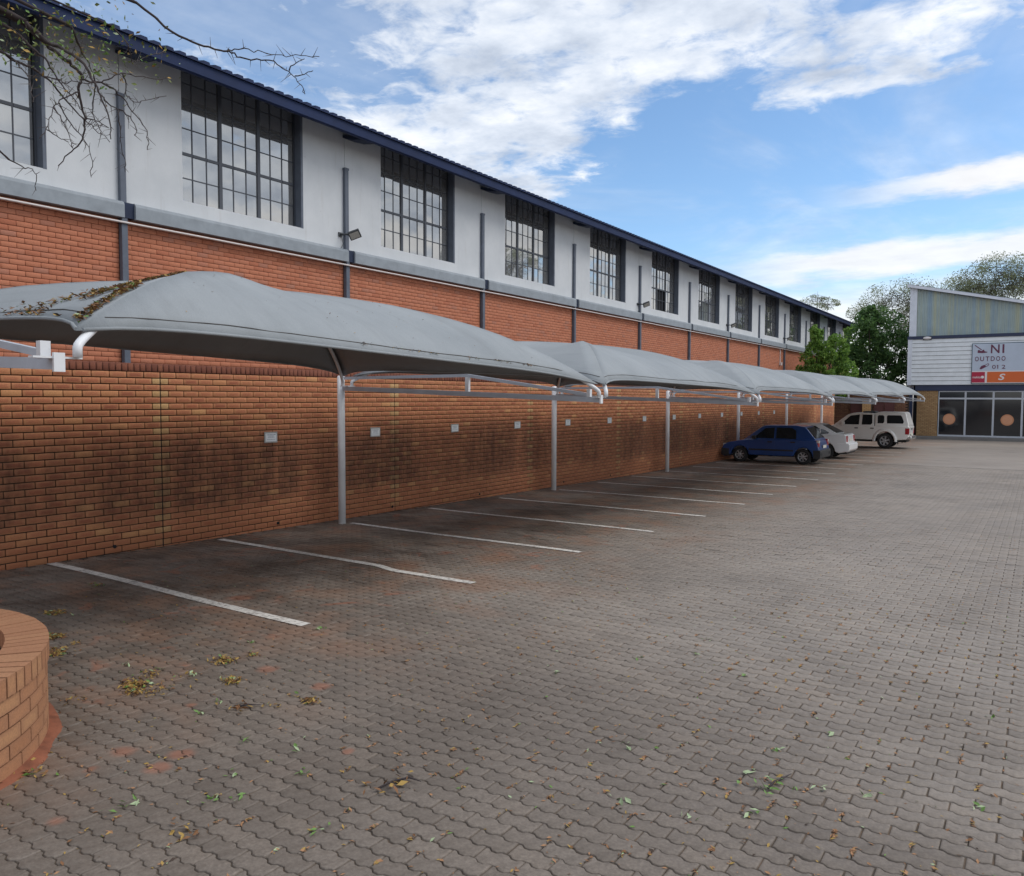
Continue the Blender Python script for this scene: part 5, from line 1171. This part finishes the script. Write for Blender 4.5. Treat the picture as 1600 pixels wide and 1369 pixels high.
# ------------------------------------------------------------------ trees
def leaf_mat(name, stops, tr=0.0):
    def f(N, b):
        t = N.n('ShaderNodeAttribute', attribute_name='tone').outputs['Fac']; N.put(b.inputs['Base Color'], N.ramp(t, stops))
        b.inputs['Transmission Weight'].default_value = 0.0; b.inputs['Subsurface Weight'].default_value = 0.0
    m = mat(name, f, rough=0.6); t = m.node_tree; N = NT(t); b = t.nodes['Principled BSDF']; o = [n for n in t.nodes if n.type == 'OUTPUT_MATERIAL'][0]
    tl = N.n('ShaderNodeBsdfTranslucent'); mx = N.n('ShaderNodeMixShader'); mx.inputs[0].default_value = 0.45
    src = b.inputs['Base Color'].links[0].from_socket; t.links.new(src, tl.inputs[0]); t.links.new(b.outputs[0], mx.inputs[1]); t.links.new(tl.outputs[0], mx.inputs[2]); t.links.new(mx.outputs[0], o.inputs[0]); return m
leaf_mat('foliage_bright', [(0, (0.07,0.15,0.03)), (0.5, (0.17,0.32,0.055)), (1, (0.32,0.48,0.10))]); leaf_mat('foliage_dark', [(0, (0.035,0.085,0.03)), (0.5, (0.085,0.175,0.05)), (1, (0.17,0.29,0.08))])
leaf_mat('foliage_grey', [(0, (0.17,0.20,0.115)), (0.5, (0.28,0.32,0.18)), (1, (0.40,0.43,0.26))]); mat('bark', base=(0.09,0.07,0.055), rough=0.9, var=(8, 0.4))
def foliage(name, pts, size, m, parent, flat=0.0):
    n = len(pts); pts = np.asarray(pts); d1 = RNG.normal(size=(n,3)); d1 /= np.linalg.norm(d1, axis=1)[:,None]; d2 = RNG.normal(size=(n,3)); d2 -= (d1*d2).sum(1)[:,None]*d1; d2 /= np.linalg.norm(d2, axis=1)[:,None]
    if flat: d1[:,2] *= 1-flat; d2[:,2] *= 1-flat
    s = size*RNG.uniform(0.5, 1.25, n)[:,None]; V = np.stack([pts-d1*s*0.5, pts-d2*s*0.22, pts+d1*s*0.5, pts+d2*s*0.22], 1).reshape(-1,3)
    F = np.arange(n*4).reshape(n,4); o = link(name, np_mesh(name, V, [F], MAT[m], tone=np.repeat(np.clip(RNG.normal(0.5,0.25,n),0,1), 4)), parent); return kind(o, 'stuff')
def tree(name, label, base, clumps, leaf, lm, n_per, trunk_r, group=None, twiggy=0, fork=0.45):
    t = thing(name, label, 'tree', group, base); B = Vector(base); top = Vector(np.mean([c[:3] for c in clumps], axis=0)) - B
    mb = MB(); f = Vector((top.x*0.3, top.y*0.3, top.z*fork)); mb.tube([(0,0,-0.1), f*0.5 + Vector((0.06,0.03,0)), f], [trunk_r*1.15, trunk_r, trunk_r*0.8], 9); mb.build('trunk', MAT['bark'], t)
    P = []
    for (x, y, z, rx, rz) in clumps:
        c = Vector((x,y,z)) - B; mb = MB(); mid = f.lerp(c, 0.5) + Vector((random.gauss(0,0.15), random.gauss(0,0.15), 0.15)); mb.tube([f, mid, c, c + (c-f).normalized()*rx*0.6], [trunk_r*0.55, trunk_r*0.35, trunk_r*0.18, 0.01], 6); mb.build('limb', MAT['bark'], t)
        if twiggy:
            tw = MB()
            for _ in range(twiggy):
                d = Vector((random.gauss(0,1), random.gauss(0,1), random.gauss(0.25,0.7))).normalized(); e = c + Vector((d.x*rx, d.y*rx, d.z*rz))*random.uniform(0.6, 1.0); s = c + Vector((random.gauss(0,0.45)*rx, random.gauss(0,0.45)*rx, random.gauss(-0.2,0.4)*rz)); m_ = s.lerp(e, 0.5) + Vector((random.gauss(0,0.1), random.gauss(0,0.1), random.gauss(0.05,0.1)))*rx
                tw.tube([s, m_, e], [0.022, 0.014, 0.005], 4, caps=False)
            kind(tw.build('twigs', MAT['bark'], t), 'stuff')
        # leaf sprays gathered on sub clumps, so that gaps and lit humps show
        k = max(8, int(n_per/90)); sub = []
        for _ in range(k):
            d = RNG.normal(size=3); d /= np.linalg.norm(d); r = RNG.uniform(0.45, 1.0)**0.6; sub.append((d*r, RNG.uniform(0.12, 0.30) if not twiggy else RNG.uniform(0.22, 0.45)))
        for _ in range(n_per):
            sc, sr = sub[RNG.integers(k)]; q = sc + np.clip(RNG.normal(size=3), -1.7, 1.7)*sr*0.62; ql = np.linalg.norm(q); q = q*min(1.0, 1.12/max(ql, 1e-6)); P.append((c.x + q[0]*rx, c.y + q[1]*rx, c.z + q[2]*rz))
    foliage('crown', P, leaf, lm, t); return t
tree('leafy_tree', 'bright green bushy tree just behind the end of the brick wall', (-1.3, 50.5, -0.5), [(-1.55,50.6,4.5,0.95,1.0),(-0.7,50.4,3.9,1.0,0.9),(-1.9,50.8,3.4,1.0,0.9),(-1.55,50.5,5.65,0.5,0.7),(0.05,50.8,3.3,0.9,0.9),(-0.5,50.6,5.0,0.8,0.8),(-1.0,50.7,2.5,1.3,0.9)], 0.21, 'foliage_bright', 2100, 0.10)
tree('leafy_tree', 'dark green dense tree between the bright green tree and the shop', (0.9, 57, -0.5), [(0.9,57,6.6,1.6,1.4),(0.1,57.5,5.2,1.6,1.5),(1.9,57.2,5.0,1.6,1.6),(1.0,57,3.4,1.8,1.5),(2.3,57.5,3.4,1.2,1.4),(-0.8,57.6,4.2,1.4,1.5),(-0.3,57.2,2.4,1.6,1.2),(0.2,57.3,7.2,0.8,0.7)], 0.25, 'foliage_dark', 2500, 0.16)
tree('leafy_tree', 'mid green tree rising beside the far roof end of the long building', (-1.2, 60, -0.5), [(-1.0,60,6.0,1.5,1.2),(-2.0,60.3,5.0,1.3,1.2),(-0.2,60.2,5.2,1.2,1.1)], 0.23, 'foliage_bright', 1900, 0.12)
tree('acacia_tree', 'sparse grey green acacia standing behind the dark green tree', (-0.5, 72, -0.5), [(-0.6,72,10.0,2.2,1.5),(1.2,72.5,10.6,1.8,1.5),(-2.2,72,9.0,1.7,1.2),(0.9,72,8.4,1.9,1.2),(2.2,72.4,9.4,1.6,1.3),(0.2,71.5,7.0,1.6,1.0)], 0.15, 'foliage_grey', 2000, 0.11, None, 80)
tree('acacia_tree', 'spreading grey green acacia rising above the shop roof', (6.5, 80, -0.5), [(4.4,80,12.0,1.9,1.4),(6.4,80,13.0,2.3,1.6),(8.6,80.5,12.6,2.2,1.5),(5.2,80,11.0,2.0,1.3),(7.4,80,11.6,2.2,1.1),(10.4,81,12.6,2.0,1.0),(3.4,80,11.0,1.2,0.7)], 0.17, 'foliage_grey', 2300, 0.13, None, 80)
tree('acacia_tree', 'top of a small acacia peeping over the long blue roof', (-9.4, 84, -0.5), [(-9.2,84,11.9,1.5,0.5),(-8.2,84,11.4,1.2,0.5)], 0.15, 'foliage_grey', 800, 0.10, None, 25)
tree('acacia_tree', 'tall acacia off to the right of the lot, reflected in the windows', (20, 49, -0.5), [(18,48,10.8,2.6,1.4),(20.5,49.5,12.6,3.0,1.6),(22.5,48,11.2,2.6,1.4),(19.5,50.5,9.4,2.6,1.5),(17.2,51,12.0,2.2,1.2)], 0.22, 'foliage_grey', 900, 0.28, None, 90)
